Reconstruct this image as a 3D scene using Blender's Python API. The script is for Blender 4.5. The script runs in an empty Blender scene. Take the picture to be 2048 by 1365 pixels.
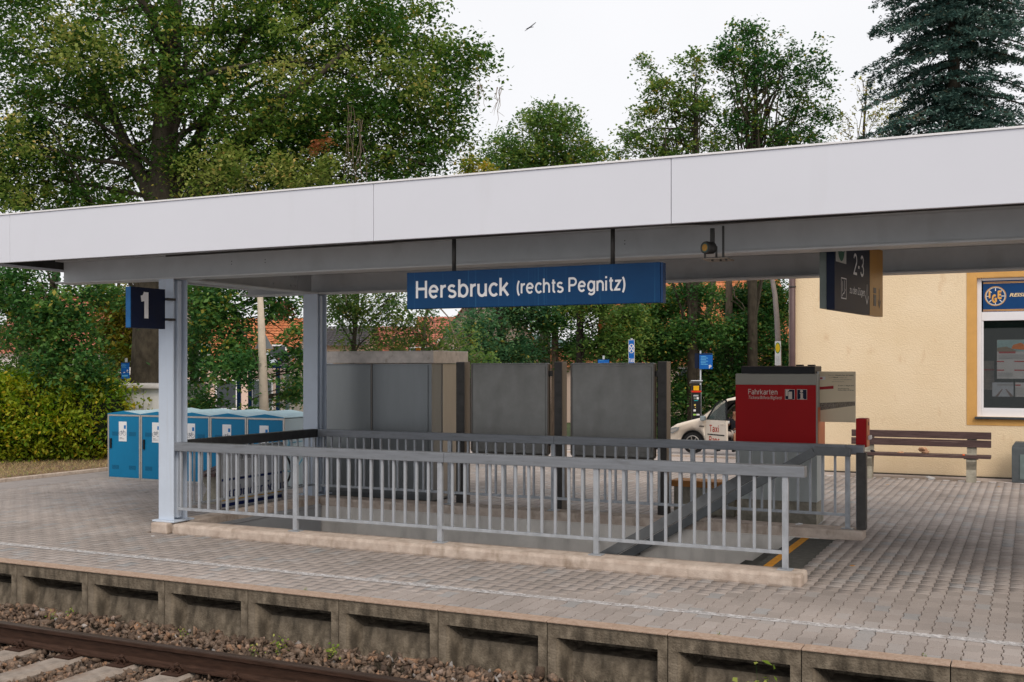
import bpy, bmesh, math, random
import numpy as np
from mathutils import Vector, Matrix

random.seed(7)
S = bpy.context.scene
COL = S.collection
R = math.radians

# ------------------------------------------------------------------ camera
F = 2182.0; TH = R(25.5); EYE = 2.04
CT, ST = math.cos(TH), math.sin(TH)
cam_d = bpy.data.cameras.new('camera'); cam = bpy.data.objects.new('camera', cam_d); COL.objects.link(cam)
cam.location = (0, 0, EYE); cam.rotation_euler = (R(90), 0, TH)
cam_d.sensor_width = 36; cam_d.lens = F/2048*36
cam_d.shift_y = 52.5/2048
cam_d.clip_start = 0.1; cam_d.clip_end = 3000
cam_d.dof.use_dof = True; cam_d.dof.focus_distance = 12.5; cam_d.dof.aperture_fstop = 7.0
S.camera = cam

# ------------------------------------------------------------------ world, sun, exposure
SUN_EL = R(44); SUN_DIR = Vector((0.70, -0.72, 0)).normalized()     # horizontal direction towards the sun
w = bpy.data.worlds.new('World'); S.world = w; w.use_nodes = True
nt = w.node_tree; nt.nodes.clear()
wo = nt.nodes.new('ShaderNodeOutputWorld'); bg = nt.nodes.new('ShaderNodeBackground')
sky = nt.nodes.new('ShaderNodeTexSky'); sky.sky_type = 'NISHITA'; sky.sun_disc = False
sky.sun_elevation = SUN_EL; sky.sun_rotation = math.atan2(SUN_DIR.x, SUN_DIR.y)
mx = nt.nodes.new('ShaderNodeMix'); mx.data_type = 'RGBA'
geo = nt.nodes.new('ShaderNodeTexCoord'); nz = nt.nodes.new('ShaderNodeTexNoise'); nz.inputs['Scale'].default_value = 1.6
nz.inputs['Detail'].default_value = 5
rp = nt.nodes.new('ShaderNodeValToRGB')
rp.color_ramp.elements[0].position = .3; rp.color_ramp.elements[0].color = (.84, .845, .86, 1)
rp.color_ramp.elements[1].position = .7; rp.color_ramp.elements[1].color = (.95, .94, .955, 1)
mu = nt.nodes.new('ShaderNodeVectorMath'); mu.operation = 'SCALE'; mu.inputs['Scale'].default_value = 8.7
nt.links.new(geo.outputs['Generated'], nz.inputs['Vector']); nt.links.new(nz.outputs['Fac'], rp.inputs['Fac'])
nt.links.new(rp.outputs['Color'], mu.inputs[0])
mx.inputs['Factor'].default_value = .94
nt.links.new(sky.outputs['Color'], mx.inputs['A']); nt.links.new(mu.outputs[0], mx.inputs['B'])
nt.links.new(mx.outputs['Result'], bg.inputs['Color']); bg.inputs['Strength'].default_value = 0.1
nt.links.new(bg.outputs[0], wo.inputs[0])
sd = bpy.data.lights.new('sun', 'SUN'); sun = bpy.data.objects.new('sun', sd); COL.objects.link(sun)
sd.energy = 1.5; sd.angle = R(30); sd.color = (1.0, .88, .74)
dvec = Vector((SUN_DIR.x*math.cos(SUN_EL), SUN_DIR.y*math.cos(SUN_EL), math.sin(SUN_EL)))
sun.rotation_euler = dvec.to_track_quat('Z', 'Y').to_euler()
S.view_settings.view_transform = 'Standard'; S.view_settings.look = 'None'
S.view_settings.exposure = 0.34; S.view_settings.gamma = 1.0; S.view_settings.use_curve_mapping = False
S.render.engine = 'CYCLES'; S.cycles.max_bounces = 6; S.cycles.transparent_max_bounces = 8
S.cycles.diffuse_bounces = 3; S.cycles.glossy_bounces = 3

def at(u, v, d):
    l = (u-1024)/F*d
    return Vector((l*CT-d*ST, l*ST+d*CT, EYE+(735-v)/F*d))
def xY(u, Y):
    k = (u-1024)/F
    return Y*(k*CT-ST)/(CT+k*ST)

# ------------------------------------------------------------------ materials
MATS = {}
def mat(name, col, rough=.6, metal=0, var=.12, scale=6, bump=0, bscale=60, col2=None, spec=.22, stretch=None, rnd=0, coat=0):
    if name in MATS: return MATS[name]
    m = bpy.data.materials.new(name); m.use_nodes = True; n = m.node_tree; b = n.nodes['Principled BSDF']
    b.inputs['Roughness'].default_value = rough; b.inputs['Metallic'].default_value = metal
    b.inputs['Specular IOR Level'].default_value = spec; b.inputs['Coat Weight'].default_value = coat
    tc = n.nodes.new('ShaderNodeTexCoord'); mp = n.nodes.new('ShaderNodeMapping')
    n.links.new(tc.outputs['Object'], mp.inputs['Vector'])
    if stretch: mp.inputs['Scale'].default_value = stretch
    tx = n.nodes.new('ShaderNodeTexNoise'); tx.inputs['Scale'].default_value = scale; tx.inputs['Detail'].default_value = 6
    tx.inputs['Roughness'].default_value = .65
    n.links.new(mp.outputs[0], tx.inputs['Vector'])
    rm = n.nodes.new('ShaderNodeValToRGB'); c1 = [max(0, x*(1-var)) for x in col]; c2 = col2 if col2 else [min(1, x*(1+var)) for x in col]
    rm.color_ramp.elements[0].position = .35; rm.color_ramp.elements[1].position = .68
    rm.color_ramp.elements[0].color = (*c1, 1); rm.color_ramp.elements[1].color = (*c2, 1)
    n.links.new(tx.outputs['Fac'], rm.inputs['Fac']); out = rm.outputs['Color']
    if rnd:
        oi = n.nodes.new('ShaderNodeObjectInfo'); mr = n.nodes.new('ShaderNodeMapRange')
        mr.inputs['To Min'].default_value = 1-rnd; mr.inputs['To Max'].default_value = 1+rnd
        vm = n.nodes.new('ShaderNodeVectorMath'); vm.operation = 'SCALE'
        n.links.new(oi.outputs['Random'], mr.inputs['Value']); n.links.new(out, vm.inputs[0]); n.links.new(mr.outputs[0], vm.inputs['Scale'])
        out = vm.outputs[0]
    n.links.new(out, b.inputs['Base Color'])
    if bump:
        t2 = n.nodes.new('ShaderNodeTexNoise'); t2.inputs['Scale'].default_value = bscale; t2.inputs['Detail'].default_value = 3
        n.links.new(mp.outputs[0], t2.inputs['Vector'])
        bp = n.nodes.new('ShaderNodeBump'); bp.inputs['Strength'].default_value = bump; bp.inputs['Distance'].default_value = .01
        n.links.new(t2.outputs['Fac'], bp.inputs['Height']); n.links.new(bp.outputs[0], b.inputs['Normal'])
    MATS[name] = m
    return m
def streaks(m, col, scale=(9, 9, .5), lo=.55, hi=.75, amount=.6):
    """dirt or water streaks running down a surface"""
    n = m.node_tree; b = n.nodes['Principled BSDF']; src = b.inputs['Base Color'].links[0].from_socket
    tc = n.nodes.new('ShaderNodeTexCoord'); mp = n.nodes.new('ShaderNodeMapping'); mp.inputs['Scale'].default_value = scale
    tx = n.nodes.new('ShaderNodeTexNoise'); tx.inputs['Scale'].default_value = 1; tx.inputs['Detail'].default_value = 5
    n.links.new(tc.outputs['Object'], mp.inputs[0]); n.links.new(mp.outputs[0], tx.inputs['Vector'])
    mr = n.nodes.new('ShaderNodeMapRange'); mr.inputs['From Min'].default_value = lo; mr.inputs['From Max'].default_value = hi
    mr.inputs['To Max'].default_value = amount
    n.links.new(tx.outputs['Fac'], mr.inputs['Value'])
    mi = n.nodes.new('ShaderNodeMix'); mi.data_type = 'RGBA'; mi.inputs['B'].default_value = (*col, 1)
    n.links.new(mr.outputs[0], mi.inputs['Factor']); n.links.new(src, mi.inputs['A']); n.links.new(mi.outputs['Result'], b.inputs['Base Color'])
    return m
def tonemat(name, stops, rough=.8, trans=0, spec=.3, rndobj=0, grain=0, gscale=80, bump=0, patch=None):
    m = bpy.data.materials.new(name); m.use_nodes = True; n = m.node_tree; b = n.nodes['Principled BSDF']
    b.inputs['Roughness'].default_value = rough; b.inputs['Specular IOR Level'].default_value = spec
    at_ = n.nodes.new('ShaderNodeAttribute'); at_.attribute_name = 'tone'; fac = at_.outputs['Fac']
    if rndobj:
        oi = n.nodes.new('ShaderNodeObjectInfo'); fac = oi.outputs['Random']
    rm = n.nodes.new('ShaderNodeValToRGB'); cr = rm.color_ramp
    while len(cr.elements) < len(stops): cr.elements.new(.5)
    for e, (p, c) in zip(cr.elements, stops): e.position = p; e.color = (*c, 1)
    n.links.new(fac, rm.inputs['Fac']); out = rm.outputs['Color']
    g = n.nodes.new('ShaderNodeNewGeometry')
    if grain:
        tx = n.nodes.new('ShaderNodeTexNoise'); tx.inputs['Scale'].default_value = gscale; tx.inputs['Detail'].default_value = 3
        n.links.new(g.outputs['Position'], tx.inputs['Vector'])
        mr = n.nodes.new('ShaderNodeMapRange'); mr.inputs['From Min'].default_value = .3; mr.inputs['From Max'].default_value = .7
        mr.inputs['To Min'].default_value = 1-grain; mr.inputs['To Max'].default_value = 1+grain
        n.links.new(tx.outputs['Fac'], mr.inputs['Value'])
        vm = n.nodes.new('ShaderNodeVectorMath'); vm.operation = 'SCALE'; n.links.new(out, vm.inputs[0]); n.links.new(mr.outputs[0], vm.inputs['Scale'])
        out = vm.outputs[0]
        if bump:
            bp = n.nodes.new('ShaderNodeBump'); bp.inputs['Strength'].default_value = bump; bp.inputs['Distance'].default_value = .004
            n.links.new(tx.outputs['Fac'], bp.inputs['Height']); n.links.new(bp.outputs[0], b.inputs['Normal'])
    if patch:
        t3 = n.nodes.new('ShaderNodeTexNoise'); t3.inputs['Scale'].default_value = patch[0]; t3.inputs['Detail'].default_value = 6
        n.links.new(g.outputs['Position'], t3.inputs['Vector'])
        m3 = n.nodes.new('ShaderNodeMapRange'); m3.inputs['From Min'].default_value = .35; m3.inputs['From Max'].default_value = .7
        m3.inputs['To Min'].default_value = 1+patch[1]; m3.inputs['To Max'].default_value = 1-patch[1]
        n.links.new(t3.outputs['Fac'], m3.inputs['Value'])
        v3 = n.nodes.new('ShaderNodeVectorMath'); v3.operation = 'SCALE'; n.links.new(out, v3.inputs[0]); n.links.new(m3.outputs[0], v3.inputs['Scale'])
        out = v3.outputs[0]
    if patch:      # trodden gum and dark spots
        vo = n.nodes.new('ShaderNodeTexVoronoi'); vo.inputs['Scale'].default_value = 2.6; n.links.new(g.outputs['Position'], vo.inputs['Vector'])
        m4 = n.nodes.new('ShaderNodeMapRange'); m4.inputs['From Min'].default_value = .035; m4.inputs['From Max'].default_value = .06; m4.inputs['To Min'].default_value = .62
        n.links.new(vo.outputs['Distance'], m4.inputs['Value']); v4 = n.nodes.new('ShaderNodeVectorMath'); v4.operation = 'SCALE'
        n.links.new(out, v4.inputs[0]); n.links.new(m4.outputs[0], v4.inputs['Scale']); out = v4.outputs[0]
    n.links.new(out, b.inputs['Base Color'])
    if trans:
        tr = n.nodes.new('ShaderNodeBsdfTranslucent'); ms = n.nodes.new('ShaderNodeMixShader'); ms.inputs[0].default_value = trans
        hs = n.nodes.new('ShaderNodeHueSaturation'); hs.inputs['Value'].default_value = 1.5; hs.inputs['Saturation'].default_value = 1.1
        n.links.new(out, hs.inputs['Color']); n.links.new(hs.outputs[0], tr.inputs['Color'])
        n.links.new(b.outputs[0], ms.inputs[1]); n.links.new(tr.outputs[0], ms.inputs[2])
        n.links.new(ms.outputs[0], n.nodes['Material Output'].inputs['Surface'])
    return m
def glass(name, col=(.8, .9, .9), alpha=.35, rough=.03):
    m = bpy.data.materials.new(name); m.use_nodes = True; n = m.node_tree; b = n.nodes['Principled BSDF']
    b.inputs['Base Color'].default_value = (*col, 1); b.inputs['Roughness'].default_value = rough
    tr = n.nodes.new('ShaderNodeBsdfTransparent'); ms = n.nodes.new('ShaderNodeMixShader'); ms.inputs[0].default_value = alpha
    b.inputs['Specular IOR Level'].default_value = .9
    n.links.new(tr.outputs[0], ms.inputs[1]); n.links.new(b.outputs[0], ms.inputs[2]); n.links.new(ms.outputs[0], n.nodes['Material Output'].inputs['Surface'])
    return m

white_clad = mat('white_cladding', (.66, .675, .74), .45, 0, .015, .7)
streaks(white_clad, (.52, .52, .55), (3, 3, .4), .6, .9, .35)
beam_paint = mat('beam_paint', (.60, .61, .62), .5, 0, .05, 3, .05, 90)
streaks(beam_paint, (.30, .29, .27), (2.5, 2.5, 1.5), .58, .8, .4)
col_paint = mat('column_paint', (.54, .61, .715), .45, 0, .04, 3)
streaks(col_paint, (.42, .44, .46), (14, 14, .7), .58, .8, .5)
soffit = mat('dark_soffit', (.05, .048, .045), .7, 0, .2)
roof_felt = mat('roof_felt', (.10, .07, .055), .95, 0, .4, 8, .5, 40)
galv = mat('galvanised_rail', (.40, .425, .46), .48, .35, .16, 9, .08, 120, stretch=(1, 1, .6))
streaks(galv, (.17, .17, .165), (12, 12, 3), .60, .85, .45)
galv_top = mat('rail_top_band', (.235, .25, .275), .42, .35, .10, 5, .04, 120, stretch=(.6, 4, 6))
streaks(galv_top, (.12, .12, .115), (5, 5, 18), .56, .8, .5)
conc = mat('concrete_kerb', (.50, .40, .335), .9, 0, .16, 7, .5, 90, col2=(.62, .53, .46))
streaks(conc, (.22, .16, .11), (9, 9, 4), .56, .76, .6)
conc_wall = mat('concrete_wall', (.74, .70, .655), .88, 0, .10, 2.5, .25, 70)
streaks(conc_wall, (.26, .245, .225), (5, 5, 1), .5, .8, .5)
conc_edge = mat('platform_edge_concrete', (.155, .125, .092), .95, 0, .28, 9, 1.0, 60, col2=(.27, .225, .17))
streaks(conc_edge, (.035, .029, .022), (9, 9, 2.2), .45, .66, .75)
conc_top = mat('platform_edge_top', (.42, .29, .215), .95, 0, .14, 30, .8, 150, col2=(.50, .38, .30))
steel_dark = mat('dark_steel', (.075, .072, .07), .5, .4, .2, 8)
steel_warm_lit = mat('warm_lit_steel', (.34, .325, .30), .38, .75, .10, 3, .04, 60, stretch=(1, 1, .15))  # warm light from the right put into the steel colour
steel_post = mat('bronze_post', (.19, .172, .158), .42, .6, .12, 4, stretch=(1, 1, .2))
cab_steel = mat('cabinet_steel', (.19, .205, .215), .36, .6, .10, 2, stretch=(1, 1, .15))
board_steel = mat('board_steel', (.26, .26, .25), .40, .45, .12, 2.5, .03, 60)
streaks(board_steel, (.15, .145, .135), (4, 4, 1.2), .5, .8, .5)
cap_metal = mat('cap_metal', (.50, .455, .42), .42, .45, .16, 7)
streaks(cap_metal, (.26, .21, .17), (9, 9, 9), .57, .7, .5)
blue_sign = mat('station_blue', (.006, .035, .16), .3, 0, .08, 2)
blue_name = mat('name_board_blue', (.0008, .044, .135), .5, 0, .1, 2)
streaks(blue_name, (.04, .20, .38), (48, 48, .6), .60, .78, .45)
sign_back = mat('sign_edge_blue', (.010, .045, .13), .4, 0, .1)
navy = mat('navy', (.002, .008, .032), .5, 0, .1)
white_let = mat('white_lettering', (.80, .79, .80), .5, 0, .02)
white_flat = mat('white_paint', (.74, .74, .75), .5, 0, .04)
red = mat('traffic_red', (.40, .001, .004), .5, 0, .05, 2)
orange_lit_side = mat('orange_light_on_red', (.60, .17, .075), .4, 0, .08, 2)  # warm light on the red side faces, put into the colour
beige_panel = mat('kiosk_beige', (.36, .35, .31), .5, 0, .03, 2)
kiosk_grey = mat('kiosk_grey', (.46, .50, .50), .5, 0, .04, 2)
streaks(kiosk_grey, (.32, .34, .33), (8, 8, 1), .55, .8, .4)
black_pl = mat('black_plastic', (.012, .013, .016), .4, 0, .2)
stucco = mat('yellow_stucco', (.83, .66, .44), .92, 0, .02, 1.0, .9, 42, col2=(.86, .70, .49))
streaks(stucco, (.60, .38, .20), (5, 5, 2.2), .63, .78, .45)
ochre = mat('ochre_surround', (.66, .37, .12), .9, 0, .06, 4, .4, 60)
pvc = mat('white_window_frame', (.80, .79, .82), .35, 0, .02)
slate = mat('slate_sill', (.05, .058, .065), .5, 0, .2, 12)
pipe_br = mat('brown_downpipe', (.115, .075, .075), .4, .1, .1)
wood_br = mat('brown_bench_wood', (.095, .060, .058), .55, 0, .3, 10, .5, 60, stretch=(.3, 3, 3))
streaks(wood_br, (.30, .22, .19), (1.2, 22, 22), .6, .72, .55)
wood_or = mat('orange_bench_wood', (.42, .19, .06), .6, 0, .2, 8, .2, 60, stretch=(.3, 3, 3))
conc_leg = mat('bench_concrete', (.30, .28, .23), .92, 0, .25, 9, .6, 80)
locker_bl = mat('locker_blue', (.002, .165, .335), .45, 0, .07, 2)
locker_side = mat('locker_side', (.48, .58, .62), .4, 0, .05, 2)
streaks(locker_side, (.36, .45, .46), (6, 6, 1), .55, .8, .5)
locker_roof = mat('locker_roof', (.40, .54, .60), .5, 0, .12, 5)
alu = mat('aluminium', (.46, .44, .42), .35, .6, .08)
taxi_p = mat('taxi_ivory', (.86, .76, .65), .25, 0, .02, 1, coat=.5)
rubber = mat('rubber', (.018, .018, .02), .75, 0, .2, 20)
dark_in = mat('dark_interior', (.012, .014, .015), .7, 0, .3)
skin = mat('skin', (.48, .25, .16), .5, 0, .06, 8)
cloth_w = mat('pale_cloth', (.62, .56, .52), .9, 0, .06, 12)
cloth_d = mat('dark_cloth', (.03, .03, .04), .9, 0, .15, 12)
hair_m = mat('dark_hair', (.03, .02, .015), .7, 0, .3, 40)
yellow = mat('safety_yellow', (.62, .27, .02), .65, 0, .18, 14)
amber = mat('amber_panel', (.46, .215, .025), .35, 0, .06, 3)
step_m = mat('stair_stone', (.085, .085, .078), .85, 0, .25, 14, .5, 90)
rust = mat('rail_rust', (.060, .032, .022), .62, .3, .35, 14, .3, 80, stretch=(.4, 3, 3))
rail_head = mat('rail_head', (.13, .095, .080), .38, .7, .15, 10, stretch=(.2, 4, 4))
sleeper_m = mat('concrete_sleeper', (.29, .245, .21), .92, 0, .22, 10, .6, 80)
streaks(sleeper_m, (.17, .10, .06), (6, 6, 6), .52, .75, .6)
asphalt = mat('asphalt', (.31, .28, .27), .95, 0, .1, 3, .5, 160)
soil = mat('dry_soil', (.20, .135, .085), .97, 0, .4, 5, .8, 60)
bark = mat('bark', (.058, .049, .036), .95, 0, .4, 4, 1.0, 18, stretch=(1.6, 1.6, .9))
bark_l = mat('bark_light', (.19, .145, .11), .95, 0, .3, 6, .9, 30, stretch=(3, 3, .5))
bark_d = mat('bark_dark', (.035, .028, .024), .95, 0, .3, 6, .9, 30, stretch=(3, 3, .5))
line_white = None
clear_gl = glass('shelter_glass', (.40, .52, .50), .28)
win_gl = glass('window_glass', (.006, .014, .013), .35, .02)
car_gl = glass('car_glass', (.10, .14, .14), .45, .03)
far_white = mat('far_white_wall', (.74, .71, .67), .9, 0, .05)
far_beige = mat('far_beige_wall', (.62, .48, .38), .9, 0, .06, .6)
far_pink = mat('far_pink_wall', (.66, .50, .42), .9, 0, .06, .6)
tile_o = mat('orange_roof_tile', (.50, .155, .060), .85, 0, .22, 1.6, col2=(.62, .24, .11))
tile_r = mat('red_roof_tile', (.44, .13, .095), .85, 0, .2, 1.6, col2=(.52, .20, .14))
hill_m = mat('hill_wood', (.10, .16, .15), 1, 0, .2, .02)
con_pole = mat('concrete_pole', (.50, .43, .34), .9, 0, .1, 6, .3, 60)

# ------------------------------------------------------------------ object helpers
def empty(name, label=None, cat=None, loc=(0, 0, 0), rz=0, group=None, kind=None):
    o = bpy.data.objects.new(name, None); COL.objects.link(o); o.empty_display_size = .1
    o.location = loc; o.rotation_euler = (0, 0, rz); tag(o, label, cat, group, kind); return o
def tag(o, label=None, cat=None, group=None, kind=None):
    if label: o['label'] = label
    if cat: o['category'] = cat
    if group: o['group'] = group
    if kind: o['kind'] = kind
    return o
def worldloc(o):
    p = Vector((0, 0, 0))
    while o: p += o.location; o = o.parent
    return p
def copy_tree(o, parent=None):
    c = o.copy(); COL.objects.link(c); c.parent = parent
    for ch in [x for x in bpy.data.objects if x.parent == o and x != c]: copy_tree(ch, c)
    return c

class MB:
    def __init__(s): s.b = bmesh.new()
    def box(s, x0, x1, y0, y1, z0, z1, bev=0, M=None):
        r = bmesh.ops.create_cube(s.b, size=1)['verts']
        T = Matrix.Translation(((x0+x1)/2, (y0+y1)/2, (z0+z1)/2)) @ Matrix.Diagonal((abs(x1-x0), abs(y1-y0), abs(z1-z0), 1))
        bmesh.ops.transform(s.b, matrix=T, verts=r)
        if bev:
            ed = list({e for v in r for e in v.link_edges})
            g = bmesh.ops.bevel(s.b, geom=ed, offset=bev, segments=2, affect='EDGES', profile=.6)
            r = list({v for f in g['faces'] for v in f.verts} | {v for v in r if v.is_valid})
        if M: bmesh.ops.transform(s.b, matrix=M, verts=r)
        return s
    def beam(s, p0, p1, wd, h, up=(0, 0, 1), bev=0):
        p0, p1 = Vector(p0), Vector(p1); d = p1-p0; L = d.length; x = d.normalized(); y = Vector(up).cross(x).normalized(); z = x.cross(y)
        M = Matrix((( x.x, y.x, z.x, p0.x), (x.y, y.y, z.y, p0.y), (x.z, y.z, z.z, p0.z), (0, 0, 0, 1)))
        return s.box(0, L, -wd/2, wd/2, -h/2, h/2, bev, M)
    def tube(s, pts, rad, n=8, cap=True):
        pts = [Vector(p) for p in pts]; rad = rad if isinstance(rad, (list, tuple)) else [rad]*len(pts)
        rings = []; prev = None
        for i, p in enumerate(pts):
            t = (pts[min(i+1, len(pts)-1)]-pts[max(i-1, 0)]).normalized()
            a = prev if prev is not None else (Vector((1, 0, 0)) if abs(t.x) < .8 else Vector((0, 1, 0)))
            bx = (a - t*a.dot(t)).normalized(); by = t.cross(bx); prev = bx
            rings.append([s.b.verts.new(p+(bx*math.cos(2*math.pi*k/n)+by*math.sin(2*math.pi*k/n))*rad[i]) for k in range(n)])
        for a, b in zip(rings, rings[1:]):
            for k in range(n): s.b.faces.new((a[k], a[(k+1) % n], b[(k+1) % n], b[k])).smooth = n > 5
        if cap: s.b.faces.new(rings[0][::-1]); s.b.faces.new(rings[-1])
        return s
    def prism(s, poly, ax, a0, a1):
        """poly: 2D points in the plane across axis ax ('x': (y,z); 'y': (x,z); 'z': (x,y))"""
        def P(q, a): return {'x': (a, q[0], q[1]), 'y': (q[0], a, q[1]), 'z': (q[0], q[1], a)}[ax]
        A = [s.b.verts.new(P(q, a0)) for q in poly]; B = [s.b.verts.new(P(q, a1)) for q in poly]; n = len(poly)
        for k in range(n): s.b.faces.new((A[k], A[(k+1) % n], B[(k+1) % n], B[k]))
        s.b.faces.new(A[::-1]); s.b.faces.new(B); return s
    def quad(s, *ps):
        s.b.faces.new([s.b.verts.new(p) for p in ps]); return s
    def ball(s, c, r, sc=(1, 1, 1), sub=2):
        v = bmesh.ops.create_icosphere(s.b, subdivisions=sub, radius=r)['verts']
        bmesh.ops.transform(s.b, matrix=Matrix.Translation(c) @ Matrix.Diagonal((*sc, 1)), verts=v)
        for x in v:
            for f in x.link_faces: f.smooth = True
        return s
    def build(s, name, m, parent=None, kind=None, label=None, local=False):
        bmesh.ops.recalc_face_normals(s.b, faces=s.b.faces[:])
        if parent is not None and not local:
            o_ = worldloc(parent); bmesh.ops.translate(s.b, vec=-o_, verts=s.b.verts[:])
        me = bpy.data.meshes.new(name); s.b.to_mesh(me); s.b.free(); me.materials.append(m)
        o = bpy.data.objects.new(name, me); COL.objects.link(o); o.parent = parent
        if kind: o['kind'] = kind
        if label: o['label'] = label
        return o
def bx(name, m, parent, x0, x1, y0, y1, z0, z1, bev=0, **k):
    return MB().box(x0, x1, y0, y1, z0, z1, bev).build(name, m, parent, **k)
def npmesh(name, V, faces_n, m, parent=None, tone=None, kind='stuff', smooth=False):
    """V (N, k, 3): N polygons of k corners each"""
    N, k, _ = V.shape; me = bpy.data.meshes.new(name)
    me.vertices.add(N*k); me.vertices.foreach_set('co', V.reshape(-1).astype(np.float32))
    me.loops.add(N*k); me.loops.foreach_set('vertex_index', np.arange(N*k, dtype=np.int32))
    me.polygons.add(N); me.polygons.foreach_set('loop_start', np.arange(0, N*k, k, dtype=np.int32))
    if tone is not None:
        a = me.attributes.new('tone', 'FLOAT', 'FACE'); a.data.foreach_set('value', tone.astype(np.float32))
    me.update(calc_edges=True); me.validate(); me.materials.append(m)
    o = bpy.data.objects.new(name, me); COL.objects.link(o); o.parent = parent
    if kind: o['kind'] = kind
    return o
def npinst(name, BV, BF, T, m, parent=None, tone=None, kind='stuff'):
    """repeat a base mesh: BV (n,3), BF list of index tuples, T (N,n,3) placed vertices"""
    N = T.shape[0]; n = BV; nf = len(BF); sizes = np.array([len(f) for f in BF], dtype=np.int32)
    flat = np.concatenate([np.array(f, dtype=np.int32) for f in BF])
    me = bpy.data.meshes.new(name); me.vertices.add(N*n); me.vertices.foreach_set('co', T.reshape(-1).astype(np.float32))
    idx = (flat[None, :]+(np.arange(N, dtype=np.int32)*n)[:, None]).reshape(-1)
    me.loops.add(len(idx)); me.loops.foreach_set('vertex_index', idx)
    ls = np.concatenate([[0], np.cumsum(sizes)[:-1]]).astype(np.int32)
    starts = (ls[None, :]+(np.arange(N, dtype=np.int32)*len(flat))[:, None]).reshape(-1)
    me.polygons.add(N*nf); me.polygons.foreach_set('loop_start', starts.astype(np.int32))
    if tone is not None:
        a = me.attributes.new('tone', 'FLOAT', 'FACE'); a.data.foreach_set('value', np.repeat(tone, nf).astype(np.float32))
    me.update(calc_edges=True); me.validate(); me.materials.append(m)
    o = bpy.data.objects.new(name, me); COL.objects.link(o); o.parent = parent
    if kind: o['kind'] = kind
    return o

CAP = .69
def text(s, o, ux, uz, cap, m, parent, width=None, bold=0.0, name='lettering', shear=0, depth=.0015, label=None, center=False):
    cu = bpy.data.curves.new('txt', 'FONT'); cu.body = s; cu.size = 1; cu.offset = bold; cu.shear = shear; cu.resolution_u = 3
    ob = bpy.data.objects.new('txt', cu); COL.objects.link(ob)
    me = bpy.data.meshes.new_from_object(ob.evaluated_get(bpy.context.evaluated_depsgraph_get()))
    bpy.data.objects.remove(ob); me.name = name
    n = len(me.vertices); co = np.empty(n*3, dtype=np.float32); me.vertices.foreach_get('co', co); co = co.reshape(-1, 3)
    w0 = co[:, 0].max()-co[:, 0].min(); sc = cap/CAP; sx = width/w0 if width else sc
    ux, uz = Vector(ux).normalized(), Vector(uz).normalized(); nn = ux.cross(uz); o = Vector(o)-(worldloc(parent) if parent else Vector())
    x0 = co[:, 0].min() if not center else (co[:, 0].min()+co[:, 0].max())/2
    U, Z, N_ = np.array(ux), np.array(uz), np.array(nn)
    P = np.array(o)+((co[:, :1]-x0)*sx)*U+(co[:, 1:2]*sc)*Z+N_*depth
    me.vertices.foreach_set('co', P.reshape(-1).astype(np.float32)); me.update(); me.materials.clear(); me.materials.append(m)
    ob = bpy.data.objects.new(name, me); COL.objects.link(ob); ob.parent = parent
    if label: ob['label'] = label
    return ob
def plate(name, m, parent, o, ux, uz, x0, x1, y0, y1, t=.002, label=None, off=.0):
    """thin plate lying on the surface through o spanned by ux, uz"""
    ux, uz = Vector(ux).normalized(), Vector(uz).normalized(); n = ux.cross(uz); o = Vector(o)
    M = Matrix(((ux.x, uz.x, n.x, o.x), (ux.y, uz.y, n.y, o.y), (ux.z, uz.z, n.z, o.z), (0, 0, 0, 1)))
    return MB().box(x0, x1, y0, y1, off-.0002, off+t, 0, M).build(name, m, parent, label=label)
def strokes(name, m, parent, o, ux, uz, lines, wd, off=.002):
    """flat printed line drawing: each line a list of 2D points"""
    b = MB(); ux, uz = Vector(ux).normalized(), Vector(uz).normalized(); n = ux.cross(uz); o = Vector(o)+n*off
    for L in lines:
        for (xa, ya), (xb, yb) in zip(L, L[1:]):
            d = Vector((xb-xa, yb-ya)); ln = d.length
            if ln < 1e-6: continue
            p = Vector((-d.y, d.x))/ln*wd/2; e = d/ln*wd*.3
            q = [(xa-e.x+p.x, ya-e.y+p.y), (xb+e.x+p.x, yb+e.y+p.y), (xb+e.x-p.x, yb+e.y-p.y), (xa-e.x-p.x, ya-e.y-p.y)]
            b.quad(*[o+ux*a+uz*c for a, c in q])
    return b.build(name, m, parent)
def circle(cx, cy, r, n=16, a0=0, a1=360): return [(cx+r*math.cos(R(a0+(a1-a0)*i/n)), cy+r*math.sin(R(a0+(a1-a0)*i/n))) for i in range(n+1)]
def disc(name, m, parent, o, ux, uz, cx, cy, rx, ry, off=.002, n=24):
    ux, uz = Vector(ux).normalized(), Vector(uz).normalized(); nn = ux.cross(uz); o = Vector(o)+nn*off
    b = MB(); b.quad(*[o+ux*(cx+rx*math.cos(2*math.pi*i/n))+uz*(cy+ry*math.sin(2*math.pi*i/n)) for i in range(n)])
    return b.build(name, m, parent)
def arc(cx, cy, rx, ry, a0, a1, n=10): return [(cx+rx*math.cos(R(a0+(a1-a0)*i/n)), cy+ry*math.sin(R(a0+(a1-a0)*i/n))) for i in range(n+1)]
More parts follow.
